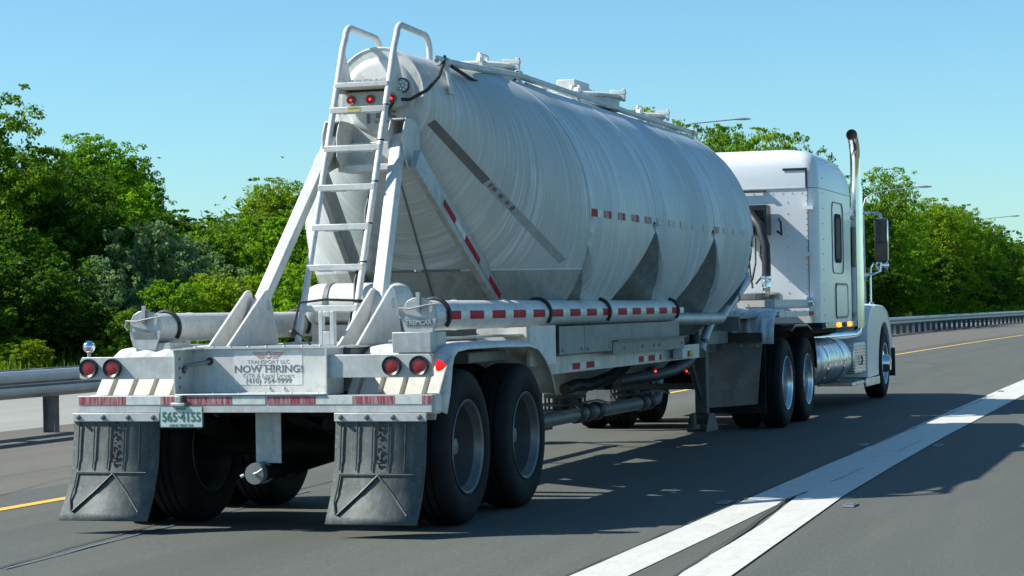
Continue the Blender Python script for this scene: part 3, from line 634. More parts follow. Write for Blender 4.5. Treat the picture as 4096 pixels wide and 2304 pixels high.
# bare strip left by old tape, lying on the cone and barrel (follows the surface)
def surf(x, z, off=.003):
    if x < XB0: k = (x-DX0)/(XB0-DX0)
    elif x > XB1: k = (DX1-x)/(DX1-XB1)
    else: k = 1
    R = DR+k*(RT_-DR); c = DZ+k*(ZC-DZ); q = (z-c)/R
    return Vector((x, -(R+off)*math.sqrt(max(0, 1-q*q)), c+(R+off)*q)) if abs(q) < 1 else Vector((x, -.02, z))
def surf_strip(x0, z0, x1, z1, w, name, m, par, n=30, off=.003):
    A, B = [], []; d = Vector((x1-x0, z1-z0)); d.normalize(); nn = Vector((-d.y, d.x))*w/2
    for i in range(n+1):
        x = x0+(x1-x0)*i/n; z = z0+(z1-z0)*i/n
        A.append(surf(x+nn.x, z+nn.y, off)); B.append(surf(x-nn.x, z-nn.y, off))
    return MB().strip(A, B).build(name, m, par, 60)
surf_strip(2.44, 2.77, 2.90, 2.345, .05, 'old_tape_strip', 'strip_old', rc, 16)
surf_strip(2.905, 2.342, 3.56, 1.75, .045, 'old_tape_residue', 'residue', rc, 20)
rs_ = random.Random(9); q_ = 2.92
for k in range(5):
    L_ = rs_.uniform(.008, .03); zt_ = 2.392-.904*(q_-2.85); surf_strip(q_, zt_, q_+L_, zt_-.904*L_, rs_.uniform(.02, .044), 'old_tape_scrap', 'strip_old', rc, 3, .005); q_ += L_+rs_.uniform(.004, .05)
# worn conspicuity tape along the side of the barrel
surf_strip(3.74, 2.13, 3.90, 2.13, .06, 'side_tape', 'tape_red', bar, 4, .004); surf_strip(3.905, 2.13, 4.03, 2.129, .06, 'side_tape', 'tape_white', bar, 4, .004)
xx = 4.10; r = random.Random(4)
while xx < 9.6:
    L = r.uniform(.22, .27); m_t = 'tape_worn' if xx < 5.7 or 7.9 < xx < 8.4 else 'tape_ghost'
    surf_strip(xx, 2.13, xx+L, 2.128, .058, 'side_tape', m_t, bar, 4, .004)
    if xx < 5.3: surf_strip(xx+L*.62, 2.13, xx+L*.8, 2.129, .058, 'side_tape', 'tape_red', bar, 4, .006)
    xx += L+.20
# welds on the sloping rear hopper face
def rearx(y, z):
    x = DX0
    while x < 4.6:
        k = min(1, (x-DX0)/(XB0-DX0)); R = DR+k*(RT_-DR); c = DZ+k*(ZC-DZ)
        if (z-c)**2+y*y <= R*R or ((x-4.63)**2+y*y <= max(0, z-.39)**2): break
        x += .004
    return x-.004
MB().tube([(rearx(-.05, z_), -.05, z_) for z_ in [2.6-.06*i for i in range(30)]], .009, 6).build('weld_seam', 'alu_dark', hop[0])
MB().tube([(rearx(yy, 1.69), yy, 1.69) for yy in [-.32+.04*i for i in range(17)]], .009, 6).build('weld_seam', 'alu_dark', hop[0])
MB().tube([tuple(surf(2.95+.0375*i, 1.69, .001)) for i in range(21)], .008, 6).build('weld_seam', 'sticker', hop[0])

# rear disc, keyhole plate and rim
disc = MB(); disc.lathe([(.001, -.05), (.22, -.045), (.265, -.035), (.282, -.02), (.288, 0)], (DX0-.03, 0, 2.965), 'x', 48); dsc = disc.build('end_dish', 'paint', TT, 50)
def key(t, r=.345):
    P = []; c = 2.97
    for k in range(0, 37):
        a = rad(-18)+rad(216)*k/36; P.append((-r*math.cos(a), c+r*math.sin(a)))
    P += [(.25, 2.46), (.23, 2.43), (-.23, 2.43), (-.25, 2.46)]
    return P
pl = MB().prism(key(0), 'yz', DX0-.045, DX0-.02).build('bolster_plate', 'paint', TT, 30)
rim = MB().tube([(DX0-.04, .345*math.cos(rad(-20)+rad(220)*k/48), 2.97+.345*math.sin(rad(-20)+rad(220)*k/48)) for k in range(49)], .012, 6); rim.build('disc_rim', 'paint', pl)
# lower pocket under the disc, brackets for the legs
MB().box(2.06, 2.34, -.23, .23, 2.40, 2.45).box(2.2, 2.335, -.24, .24, 2.45, 2.62).build('bolster_shelf', 'paint', TT, 30, .008)
for s_ in (-1, 1):
    y = s_*.255
    BP = [(1.97, 2.50), (1.97, 2.66), (2.03, 2.77), (2.22, 2.77), (2.22, 2.44), (2.08, 2.40)]
    b_ = MB(); b_.prism(BP, 'xz', y-.062, y-.05).prism(BP, 'xz', y+.05, y+.062)
    b_.box(2.01, 2.335, y-.049, y+.049, 2.755, 2.768).box(2.2, 2.335, y-.049, y+.049, 2.44, 2.754); b_.build('leg_bracket', 'paint', TT, 30, .004)
# main legs
for y0, y1 in ((.435, .28), (-.485, -.235)):
    MB().bar((.97, y0, 1.30), (2.09, y1, 2.64), .09, .085, (1, 0, 0)).build('support_leg', 'paint', TT, 30, .012)
for ya, yb in ((.50, .365), (-.55, -.42)):
    g = []
    for y in (ya, yb):
        P = [(.45, 1.172), (1.02, 1.525), (1.05, 1.54), (1.085, 1.545), (1.115, 1.53), (1.13, 1.50), (1.25, 1.20), (1.25, 1.172)]
        gp = MB().prism(P, 'xz', y-.009, y+.009).build('gusset_plate', 'paint', TT, 30, .002)
        if y == yb or ya < 0: MB().lathe([(.001, .011), (.034, .011), (.04, .009)], (1.09, y, 1.44), 'y', 20, -1).build('pin_cap', 'alu', gp)
# ---- ladder
LX = lambda z: 1.22+.42*(z-1.17)
lad = MB().box(1.13, 1.31, -.27, .27, 1.171, 1.181).build('ladder', 'paint', TT, 30)
for s_ in (-1, 1):
    y = s_*.2; P = [(LX(1.17), y, 1.17), (LX(3.3), y, 3.30)]
    for k in range(1, 9):
        a = rad(90*k/8); P.append((2.17+.10*(1-math.cos(a)), y, 3.37+.10*math.sin(a)))
    P.append((2.72, y, 3.455))
    for k in range(1, 9):
        a = rad(90*k/8); P.append((2.74+.12*math.sin(a), y, 3.335+.12*math.cos(a)))
    P += [(2.87, y, 3.2), (2.87, y*1.15, 3.16)] if s_ < 0 else [(2.87, y, 3.22)]
    rl = MB().tube(P, .0235, 12).build('ladder_rail', 'paint', lad, 60)
    MB().prism([(1.93, 2.86), (2.12, 3.32), (2.3, 3.02), (2.3, 2.98), (2.0, 2.96)], 'xz', y-.004, y+.004).build('rail_gusset', 'paint', lad, 0)
def rung(z, m='paint', d=.045, h=.045):
    x = LX(z); return MB().box(x-d/2-.012, x+d/2-.012, -.215, .215, z-h/2, z+h/2).build('rung', m, lad, 30, .005)
RZ = [1.41+.284*i for i in range(6)]
rg = [rung(z) for z in RZ]
for z in RZ: 
    for a in (-.11, .07): MB().box(LX(z)-.03, LX(z)+.01, a-.05, a+.05, z-.028, z-.0226).build('drip_lip', 'sticker', lad, 0)
plt_ = MB().box(1.96, 2.30, -.205, .205, 3.0, 3.035).build('top_step', 'paint', lad, 30, .004)
for k in range(6): MB().box(1.965, 2.0, -.17+.06*k, -.135+.06*k, 3.035, 3.042).build('step_cleat', 'alu', lad, 0)
# ---- upper lamp box
lb = MB().box(2.15, 2.27, -.235, .235, 2.865, 2.985).build('lamp_box', 'bar', TT, 30, .01)
def round_light(x, y, z, r, lens, parent=TT, name='tail_light'):
    o = MB().lathe([(r*.72, -.012), (r*.95, -.022), (r, -.012), (r, .012)], (x, y, z), 'x', 24).build(name, 'black' if r > .05 else 'alu_dark', parent, 40)
    l = MB().lathe([(.001, -.016), (r*.4, -.0155), (r*.74, -.011)], (x, y, z), 'x', 20).build('lens', lens, o, 60); return o
for y in (.15, 0, -.165): 
    t = round_light(2.148, y, 2.925, .034, 'red_lens', TT, 'marker_light'); MB().sphere((2.128, y, 2.925), .009, 5).build('bulb', 'red_led', t)
wl = MB().lathe([(.001, .03), (.045, .025), (.055, 0), (.055, -.02), (.047, -.024)], (2.2, -.232, 3.02), 'x', 24).build('work_light', 'black', TT); MB().lathe([(.001, -.022), (.047, -.022)], (2.2, -.232, 3.02), 'x', 20).build('lens', 'lamp_white', wl)
for k in range(8):
    a = 2*PI*k/7; rr = .03 if k < 7 else 0
    MB().lathe([(.001, -.026), (.011, -.023)], (2.2, -.232+rr*math.cos(a), 3.02+rr*math.sin(a)), 'x', 8).build('led', 'chrome', wl)
MB().tube([(2.17, -.2, 2.92), (2.15, -.30, 2.91), (2.2, -.42, 2.98), (2.3, -.47, 3.08), (2.45, -.46, 3.2), (2.58, -.42, 3.26)], .0135, 8).build('cable', 'hose', TT)
MB().tube([(2.16, -.17, 2.9), (LX(2.7)+.03, -.17, 2.72), (LX(2.5)+.02, -.18, 2.5), (LX(2.35)+.05, -.16, 2.3), (LX(2.1)+.01, -.16, 2.1), (LX(1.9)+.03, -.17, 1.85), (LX(1.6), -.16, 1.6), (LX(1.5), -.17, 1.45), (LX(1.3), -.15, 1.25), (1.25, -.12, 1.18)], .012, 8).build('cable', 'hose', TT)
for z in (2.86, 2.6, 2.3, 2.0, 1.73, 1.45): MB().lathe([(.026, -.006), (.0275, 0), (.026, .006)], (LX(z), -.2, z), 'z', 12).build('cable_tie', 'black', lad)
# writing on the disc
text('lettering', 'TREMCAR', 'ink_blue', rearface(DX0-.0815, .03, 3.06), .075, TT, .001, sx=1.25, shear=.3)
text('lettering', '155', 'ink', rearface(DX0-.084, -.02, 2.80), .125, TT, .001, sx=1.5, bold=.002)
MB().box(LX(2.83)-.0365, LX(2.83)-.0350, -.02, .075, 2.815, 2.851).build('caution_label', 'yellow_lab', rg[-1], 0); text('lettering', 'CAUTION', 'ink', rearface(LX(2.83)-.0372, .027, 2.838), .018, rg[-1], .0003)
yl = MB().box(DX0-.055, DX0-.0455, -.165, -.085, 2.60, 2.70).build('warning_label', 'yellow_lab', TT, 0)
for k in range(5): text('lettering', ['CAUTION', 'DO NOT OPEN', 'UNDER', 'PRESSURE', 'VENT FIRST'][k], 'ink', rearface(DX0-.056, -.125, 2.688-.018*k), .013, yl, .0002)
# ---- air tank across the deck
at = MB().lathe([(.001, -.40), (.08, -.39), (.13, -.36), (.148, -.31), (.15, -.28), (.15, .28), (.148, .31), (.13, .36), (.08, .39), (.001, .40)], (1.85, 0, 1.44), 'y', 32).build('air_tank', 'paint', TT, 40)
for y in (-.2, .2): MB().lathe([(.151, -.02), (.157, -.018), (.157, .018), (.151, .02)], (1.85, y, 1.44), 'y', 32).build('tank_band', 'alu_dark', at)
MB().box(1.7, 2.0, -.3, .3, 1.17, 1.295).build('tank_cradle', 'alu_dark', TT, 30)
# ---- sloping side beams with tape
for s_ in (-1, 1):
    be = MB().bar((2.02, s_*.38, 2.47), (4.0, s_*.62, 1.0), .05, .17, (1, 0, 1)).build('slope_beam', 'alu', TT, 30, .006)
    p0 = Vector((2.02, s_*.38, 2.47)); p1 = Vector((4.0, s_*.62, 1.0)); d = p1-p0
    for k, (a, b_) in enumerate([(.20, .29), (.29, .37), (.37, .49), (.49, .57), (.57, .67), (.67, .73), (.84, .9), (.9, .98)]):
        q0 = p0+d*a+Vector((0, s_*.029, 0)); q1 = p0+d*b_+Vector((0, s_*.029, 0))
        MB().bar(q0, q1, .004, .05, (1, 0, 1)).build('reflective_tape', 'tape_red' if k in (0, 2, 4, 7) else ('alu' if k in (3, 5) else 'tape_white'), be, 0)
# ---- rear deck, box, bars
MB().box(.262, 1.55, -.60, .60, 1.1572, 1.170).build('deck_plate', 'alu', TT, 30)
bx = MB(); bx.box(.0, .27, .518, .53, .870, 1.157).box(.0, .27, -.53, -.518, .870, 1.157).box(-.012, .262, -.517, .517, .870, .878)
box_ = bx.build('rear_box', 'bar', TT, 30, .002)
MB().box(.245, .30, -.545, .545, 1.1582, 1.1665).box(-.012, .2445, .44, .545, 1.1582, 1.1665).build('box_lip', 'bar', box_, 30)
MB().box(.262, .275, -.517, .517, .8785, 1.156).build('box_cover', 'paint', box_, 30)
for z in (.92, .98, 1.04, 1.10): MB().sphere((.06, .518, z), .011, 4).build('bolt', 'alu_dark', box_)
MB().tube([(.12, .515, 1.03), (.12, .48, 1.06), (.18, .42, 1.07), (.262, .40, 1.08)], .013, 8).build('cable', 'alu_dark', box_)
MB().lathe([(.012, -.012), (.024, -.012), (.026, 0)], (.262, .40, 1.08), 'x', 16).build('grommet', 'black', box_); MB().lathe([(.026, -.004), (.012, -.004)], (.12, .5165, 1.03), 'y', 14).build('grommet', 'black', box_)
for y in [-.5+.125*i for i in range(9)]: MB().sphere((.262, y, 1.17), .009, 4).build('bolt', 'alu', box_)
for y in [-.45+.18*i for i in range(6)]: MB().sphere((.04, y, .876), .009, 4).build('bolt', 'alu', box_)
st = MB().box(.2600, .2615, -.25, .225, .925, 1.15).build('sticker', 'sticker', box_, 0)
X_ = .2590; YS = -.015
text('lettering', 'TRANSPORT LLC', 'ink_grey', rearface(X_, YS, 1.072), .034, st, .0004, sx=1.15)
text('lettering', 'NOW HIRING!', 'ink', rearface(X_, YS, 1.025), .066, st, .0004, sx=1.12, bold=.0015)
text('lettering', 'OTR & Local Drivers', 'ink_grey', rearface(X_, YS, .984), .038, st, .0004, sx=1.1)
text('lettering', '(410) 754-9999', 'ink', rearface(X_, YS, .950), .047, st, .0004, sx=1.1, bold=.0008)
text('lettering', 'Federalsburg, Md', 'ink_red', rearface(X_, YS+.02, 1.053), .016, st, .0004)
em = MB().lathe([(.014, 0), (.024, 0)], (X_, YS, 1.116), 'x', 20)
for s_ in (-1, 1):
    for k in range(4): em.box(X_-.0005, X_, *sorted((YS+s_*.028, YS+s_*(.11-.014*k))), 1.127-.011*k, 1.133-.011*k)
em.build('emblem', 'ink_red', st, 0)
for y in (-.02, -.12): MB().sphere((.258, y, .905), .009, 4).build('bolt', 'alu', box_)
tg = MB(); tg.prism([(-.255, 1.172), (-.255, 1.37), (-.275, 1.395), (-.345, 1.395), (-.365, 1.37), (-.365, 1.172), (-.335, 1.172), (-.335, 1.205), (-.285, 1.205), (-.285, 1.172)], 'yz', .52, .56).box(.52, .56, -.335, -.285, 1.172, 1.25)
tg2 = MB()
for a, b_, c, d in [(-.365, -.335, 1.172, 1.39), (-.285, -.255, 1.172, 1.39), (-.335, -.285, 1.355, 1.39), (-.335, -.285, 1.172, 1.26)]: tg2.box(.52, .56, a, b_, c, d)
tg2.build('hose_bracket', 'bar', TT, 30, .004)
gl = MB().sphere((.75, .03, 1.25), .03, 6).tube([(.75, .03, 1.25), (.8, .0, 1.45), (1.0, -.1, 1.47), (1.3, -.25, 1.46)], .009, 6).tube([(.76, .0, 1.25), (.74, -.08, 1.2), (.74, -.1, 1.17)], .008, 6); gl.build('gladhand', 'hose', TT)
for s_ in (-1, 1):
    lb_ = MB().prism([(s_*.53, .975), (s_*.53, 1.118), (s_*1.20, 1.118), (s_*1.212, 1.10), (s_*1.22, .985), (s_*1.205, .975)], 'yz', .03, .055)
    lb_.box(.055, .11, min(s_*.53, s_*1.2), max(s_*.53, s_*1.2), 1.105, 1.117)
    l_ = lb_.build('light_bar', 'bar', TT, 30, .003)
for y in (1.145, .975, -.955, -1.135):
    round_light(.018, y, 1.047, .062, 'red_lens')
cl = MB().lathe([(.036, 0), (.036, -.012), (.028, -.03), (.001, -.062)], (.07, -1.235, 1.045), 'y', 18).build('side_marker', 'red_lit', TT, 50)
bm_ = MB().tube([(.06, 1.165, 1.118), (.06, 1.165, 1.15)], .012, 8).build('ball_mirror_stem', 'alu', TT); MB().sphere((.06, 1.165, 1.185), .04, 12).build('ball_mirror', 'silver', bm_)
# bumper
bp = MB().box(.0, .012, -1.22, 1.22, .76, .868).box(.012, .10, -1.22, 1.22, .856, .868).build('bumper', 'bar', TT, 30, .002)
yy = 1.215; red = True; segs = [(.47, 1), (.33, 0), (.52, 1), (.30, 0), (.34, 1)]
for y1, y0, c in [(1.21, .87, 1), (.87, .62, 0), (.62, .12, 1), (.12, -.11, 0), (-.12, -.45, 1), (-.45, -.70, 0), (-.70, -.98, 1), (-.98, -1.16, 0), (-1.16, -1.215, 1)]:
    MB().box(-.0035, -.0005, y0+.002, y1-.002, .812, .862).build('bumper_tape', 'tape_worn' if c else 'tape_white', bp, 0)
# mud flaps (they swing back in the wind)
def flap(yc, w):
    top = .745; F = [(0, 0), (-.005, -.1), (-.03, -.3), (-.09, -.48), (-.2, -.655)]
    def fx(d): return float(np.interp(-d, [-q[1] for q in F], [q[0] for q in F]))
    e = MB(); n = 16; A = []
    mb = MB()
    for i in range(n+1):
        d = -.655*i/n; x = fx(d); bow = .012*math.sin(i*.5)
        for y in (yc+w/2, yc, yc-w/2):
            mb.v.append((x-.006, y+x*.06*(-1 if yc > 0 and y > yc else 0), top+d)); 
    for i in range(n):
        for j in range(2): mb.f.append((i*3+j, (i+1)*3+j, (i+1)*3+j+1, i*3+j+1))
    o = mb.build('mud_flap', 'flap', TT, 60); sm = o.modifiers.new('thick', 'SOLIDIFY'); sm.thickness = .012
    MB().box(-.022, -.002, yc-w/2-.004, yc+w/2+.004, .705, .758).build('clamp_bar', 'bar', o, 30, .003)
    for k in range(4): MB().lathe([(.001, -.02), (.011, -.018), (.016, -.004), (.018, 0)], (-.022, yc-w/2+.04+(w-.08)*k/3, .732), 'x', 10).build('bolt', 'alu_dark', o)
    def rib(pts, wd=.005):
        P = [(fx(-d)-.015, yc+y, top-d) for y, d in pts]; return MB().tube(P, wd, 6)
    for fr_ in (.07, .25, .42, .60, .78):
        y = w*.5-w*fr_
        rib([(y, .05+.29*i/6) for i in range(7)], .0045).build('rib', 'flap_dark', o)
    rib([(w*.42, .365), (w*.2, .365), (-w*.2, .365), (-w*.38, .365)]).build('rib', 'flap_dark', o)
    rib([(w*.42, .365), (w*.43, .45), (w*.44, .53), (w*.40, .60)]).build('rib', 'flap_dark', o)
    rib([(0, .37)]+[(w*.38*i/6, .37+.235*i/6) for i in range(1, 7)], .007).build('rib', 'flap_dark', o)
    rib([(0, .37)]+[(-w*.38*i/6, .37+.235*i/6) for i in range(1, 7)], .006).build('rib', 'flap', o)
    for k, ch in enumerate('STA-PUT'):
        d = .038+.0455*k; m4 = rearface(fx(-d)-.016, yc-.004, top-d)
        text('lettering', ch, 'dark', m4, .043, o, .003, bold=.0012, sx=1.3)
flap(.935, .615); flap(-.885, .60)
lp = MB().prism([(.615, .675), (.615, .795), (.605, .805), (.32, .805), (.31, .795), (.31, .675), (.32, .665), (.605, .665)], 'yz', -.03, -.026).build('licence_plate', 'plate_rim', TT, 0)
MB().box(-.0325, -.0302, .318, .607, .672, .798).build('plate_face', 'plate', lp, 0)
text('lettering', '565·4155', 'ink_green', rearface(-.034, .4625, .733), .085, lp, .001, sx=.86, bold=.0012)
text('lettering', 'MAINE', 'ink_green', rearface(-.034, .4625, .786), .024, lp, .0006); text('lettering', 'LONG TERM TLR', 'ink_green', rearface(-.034, .4625, .682), .02, lp, .0006, sx=1.1)
MB().box(-.05, -.004, .43, .53, .80, .825).box(-.045, -.004, .46, .50, .825, .87).build('plate_lamp', 'alu', TT, 30, .006)
# hanging bracket with end cap pipe
MB().box(.19, .20, -.125, .05, .43, .757).build('pipe_hanger', 'alu', TT, 30)
pp = MB().tube([(.10, -.02, .37), (.6, -.02, .38), (1.4, -.02, .42), (3.4, -.02, .42), (5, -.02, .40)], .055, 16).build('discharge_pipe', 'dark', TT)
MB().lathe([(.001, -.02), (.066, -.018), (.070, 0), (.070, .035), (.062, .04), (.062, .09), (.07, .095), (.07, .13), (.056, .135)], (.07, -.0, .37), 'x', 24).build('end_cap', 'alu_dark', pp); MB().tube([(.045, .0, .37), (.035, -.03, .378), (.045, -.06, .40)], .008, 6).tube([(.06, .075, .36), (.05, .095, .35)], .012, 6).build('cap_lever', 'alu', pp)
# ---- fenders
FP = [(.27, .75), (.33, .86), (.36, .95), (.385, 1.04), (.43, 1.11), (.52, 1.15), (.75, 1.162), (1.34, 1.16), (2.05, 1.15), (2.25, 1.125), (2.40, 1.06), (2.55, .96), (2.64, .86), (2.69, .765)]
def fender(s_):
    y0, y1 = s_*1.215, s_*.60
    ys = [y0, s_*1.19]+[s_*(1.17-.57*k/24) for k in range(25)]; mb = MB(); n = len(ys)
    def ribh(y): return .016*abs(math.sin(abs(abs(y)-1.2)*PI/.15))
    for i, (x, z) in enumerate(FP):
        p = Vector(FP[max(0, i-1)]); q = Vector(FP[min(len(FP)-1, i+1)]); t = (q-p).normalized(); nn = Vector((-t.y, t.x))
        for j, y in enumerate(ys):
            h = -.028 if j == 0 else (.0 if j == 1 else ribh(y)); mb.v.append((x+nn.x*h, y, z+nn.y*h))
    for i in range(len(FP)-1):
        for j in range(n-1): mb.f.append((i*n+j, i*n+j+1, (i+1)*n+j+1, (i+1)*n+j))
    o = mb.build('fender', 'paint', TT, 50); m_ = o.modifiers.new('thick', 'SOLIDIFY'); m_.thickness = .008; m_.offset = -1
    # rear apron
    ap = MB(); ys2 = [s_*(1.20-.62*k/20) for k in range(21)]
    ys2 = [s_*(1.20-.62*k/50) for k in range(51)]
    for z, xo in ((.71, .02), (.86, .10), (1.0, .22), (1.1, .33)):
        for k, y in enumerate(ys2): ap.v.append((xo+.10+(.045 if k % 12 in (8, 9) else 0), y, z))
    n2 = len(ys2)
    for i in range(3):
        for j in range(n2-1): ap.f.append((i*n2+j, i*n2+j+1, (i+1)*n2+j+1, (i+1)*n2+j))
    a_ = ap.build('fender_apron', 'cream', o, 25); m_ = a_.modifiers.new('thick', 'SOLIDIFY'); m_.thickness = .006
    MB().box(.10, .24, min(s_*1.10, s_*1.205), max(s_*1.10, s_*1.205), .74, .87).build('fender_end', 'paint', o, 30, .02)
fender(-1); fender(1)
# ---- discharge hose tubes
def tube_side(s_, zc, x0, x1, r=.098):
    y = s_*.985
    t = MB().tube([(x0, y, zc), (x0+.22, y, zc), (x1-.05, y, zc-.002), (x1, y, zc-.002)], r, 28, rs=[r, r, r, r*.9]).build('hose_tube', 'paint', TT, 50)
    for x in ([x0+.24, 2.95, 4.62, 7.0] if s_ < 0 else [x0+.26, 3.0, 5.4]):
        P = [(x, y+(r+.012)*math.cos(a), zc+(r+.012)*math.sin(a)) for a in [rad(-40)+rad(260)*k/24 for k in range(25)]]
        if s_ < 0: P = [(x, y-(r+.012)*math.cos(a), zc+(r+.012)*math.sin(a)) for a in [rad(-40)+rad(200)*k/24 for k in range(25)]]
        MB().tube(P, .014, 8).build('strap', 'hose', t)
    for x in (x0+.62, 2.2, 3.9): MB().lathe([(r+.0005, -.008), (r+.004, 0), (r+.0005, .008)], (x, y, zc), 'x', 28).build('tube_joint', 'paint', t)
    # hinged hatch
    xh = x0-.03; P = [(-.105, .05), (-.085, .09), (-.04, .115), (.03, .118), (.08, .09), (.108, .05), (.118, -.02), (.11, -.06), (.075, -.15), (.03, -.142), (0, -.152), (-.04, -.14), (-.085, -.13), (-.108, -.06), (-.115, 0)]
    h = MB().prism([(y-a, zc+c) for a, c in P], 'yz', xh-.012, xh).build('hatch', 'alu', t, 30, .003)
    MB().lathe([(r+.0, 0), (r+.014, .0), (r+.014, .03), (r, .035)], (xh+.002, y, zc), 'x', 28).build('hatch_collar', 'alu', t)
    MB().box(xh-.016, xh-.012, y-.083, y+.083, zc-.065, zc-.02).build('name_plate', 'alu_dark', t, 0)
    if s_ < 0: text('lettering', 'TREMCAR', 'alu', rearface(xh-.0165, y, zc-.043), .042, t, .004, sx=.95, bold=.001)
    MB().tube([(xh-.03, y+.13, zc+.05), (xh-.035, y+.05, zc+.045), (xh-.03, y-.05, zc+.065), (xh-.01, y-.125, zc+.075)], .006, 6).box(xh-.03, xh-.012, y-.012, y+.012, zc+.03, zc+.15).tube([(xh-.02, y+.13, zc+.05), (xh-.02, y+.14, zc+.01), (xh-.02, y+.12, zc-.01)], .006, 6).build('latch', 'alu', t)
    if s_ < 0:
        x = x0+.02; k = 0
        while x < x1-.08:
            L = .30*(1 if x > x0+.3 else .3); L = .27 if k % 2 else .18
            if k % 2: L = .29
            A, B = [], []
            A = [(x, y-(r+.003)*math.cos(rad(16-4*q)), zc+(r+.003)*math.sin(rad(16-4*q))) for q in range(9)]; B = [(x+L-.004, b[1], b[2]) for b in A]
            MB().strip(A, B).build('reflective_tape', 'tape_red' if k % 2 else 'tape_white', t, 60); x += L; k += 1
    return t
tube_side(-1, 1.352, .47, 7.15); tube_side(1, 1.298, .53, 6.9)
MB().box(.33, .62, -1.10, -.84, 1.12, 1.25).build('tube_bracket', 'alu', TT, 30, .004); MB().box(.50, .80, .80, 1.06, 1.118, 1.20).build('tube_bracket', 'alu', TT, 30, .004)
MB().box(.62, 3.0, -.86, -.70, 1.185, 1.20).build('catwalk_plate', 'alu', TT, 30)
# ---- side panels under the tube
MB().box(2.35, 2.98, -1.12, -1.09, .97, 1.262).box(2.97, 2.98, -1.09, -.5, .97, 1.262).build('side_panel', 'paint', TT, 30, .003)
for y0_, x0_, x1_ in ((-1.10, 3.12, 3.80), (-1.10, 3.81, 4.62)):
    o = MB().box(x0_, x1_, y0_-.006, y0_, 1.035, 1.25).box(x0_, x1_, y0_, -.8, 1.03, 1.045).build('side_panel', 'alu_dark', TT, 30, .002)
    for x in (x0_+.08, x1_-.08): MB().sphere((x, y0_-.008, 1.07), .014, 4).build('bolt', 'alu', o)
o = MB().box(4.64, 7.15, -1.108, -1.10, 1.0, 1.11).box(4.64, 7.15, -1.15, -1.10, 1.108, 1.115).build('side_panel', 'alu_dark', TT, 30)
for x in (5.0, 5.6, 6.0, 6.2, 7.05): MB().sphere((x, -1.11, 1.05), .014, 4).build('bolt', 'alu', o)
MB().box(4.64, 7.15, -1.06, -1.05, 1.115, 1.25).build('side_panel', 'alu_dark', TT, 30)
MB().box(7.0, 7.3, -1.13, -1.03, .90, 1.0).build('lamp_housing', 'paint', TT, 30, .01); q = MB().box(7.18, 7.30, -1.152, -1.131, .92, .975).build('side_marker', 'amber', TT, 30, .006)
# frame rails / skirt with tape
for s_ in (-1, 1):
    fr = MB().box(.30, 11.6, min(s_*.50, s_*.57), max(s_*.50, s_*.57), .88, 1.15).build('frame_rail', 'alu_dark', TT, 30)
    sk = MB().prism([(2.75, 1.02), (8.2, 1.02), (8.2, .885), (3.15, .885), (2.75, .90)], 'xz', s_*1.0-.006, s_*1.0+.006).build('side_skirt', 'alu', TT, 30)
    if s_ < 0:
        for x0_, k in ((3.80, 1), (4.0, 0), (4.18, 1), (4.42, 0), (5.86, 1), (6.02, 0), (6.18, 1), (6.42, 0), (6.58, 1)):
            MB().box(x0_, x0_+{3.8: .2, 4.0: .18, 4.18: .24, 4.42: .16, 5.86: .16, 6.02: .16, 6.18: .24, 6.42: .16, 6.58: .08}[x0_]-.003, -1.0095, -1.0065, .905, .955).build('reflective_tape', 'tape_red' if k else 'tape_white', sk, 0)
for x in (.6, 1.4, 2.8, 5.8, 8.1, 10.6): MB().box(x-.04, x+.04, -.5, .5, .92, 1.10).build('cross_member', 'shade_steel', TT, 30)
for x in (3.2, 5.8, 8.0):
    MB().box(x-.03, x+.03, -.99, -.571, .93, 1.0).box(x-.03, x+.03, .571, .99, .93, 1.0).build('outrigger', 'shade_steel', TT, 30)
# ---- pneumatic pipe below with couplings
pc = MB().tube([(4.3, -.20, .40), (7.1, -.20, .41), (9.4, -.20, .405)], .065, 18).build('product_pipe', 'alu_dark', TT)
for x in (6.65, 6.95, 7.3, 8.95, 9.25): MB().lathe([(.066, -.07), (.085, -.06), (.085, -.02), (.075, -.01), (.085, 0), (.085, .05), (.066, .06)], (x, -.2, .41), 'x', 20).build('coupling', 'steel', pc)
MB().tube([(9.4, -.2, .405), (9.65, -.2, .42), (9.72, -.2, .5), (9.72, -.2, .75)], .06, 14).build('pipe_elbow', 'alu_dark', TT)
MB().tube([(3.45, -.9, .98), (3.38, -.88, .90), (3.2, -.83, .83), (3.1, -.7, .76)], .05, 12).build('air_hose', 'hose', TT)
MB().tube([(6.15, -.9, 1.02), (6.08, -.9, .98), (5.98, -.88, .92), (6.0, -.8, .83), (6.0, -.7, .77), (5.9, -.55, .71), (5.8, -.45, .71), (5.6, -.4, .68)], .055, 12).build('air_hose', 'hose', TT)
MB().tube([(8.56, -.88, 1.10), (8.54, -.88, .96), (8.3, -.86, .83), (7.75, -.84, .77), (7.2, -.8, .745), (6.9, -.7, .73), (6.6, -.6, .71)], .055, 12).build('air_hose', 'hose', TT)
MB().tube([(9.3, -.3, .95), (9.27, -.3, .8), (8.8, -.3, .66), (7.2, -.35, .66)], .05, 12).build('air_hose', 'hose', TT)
for x, y, z in ((6.86, -.9, .795), (8.1, -.9, .755)): MB().sphere((x, y, z), .011, 5).build('marker_bulb', 'red_led', TT)
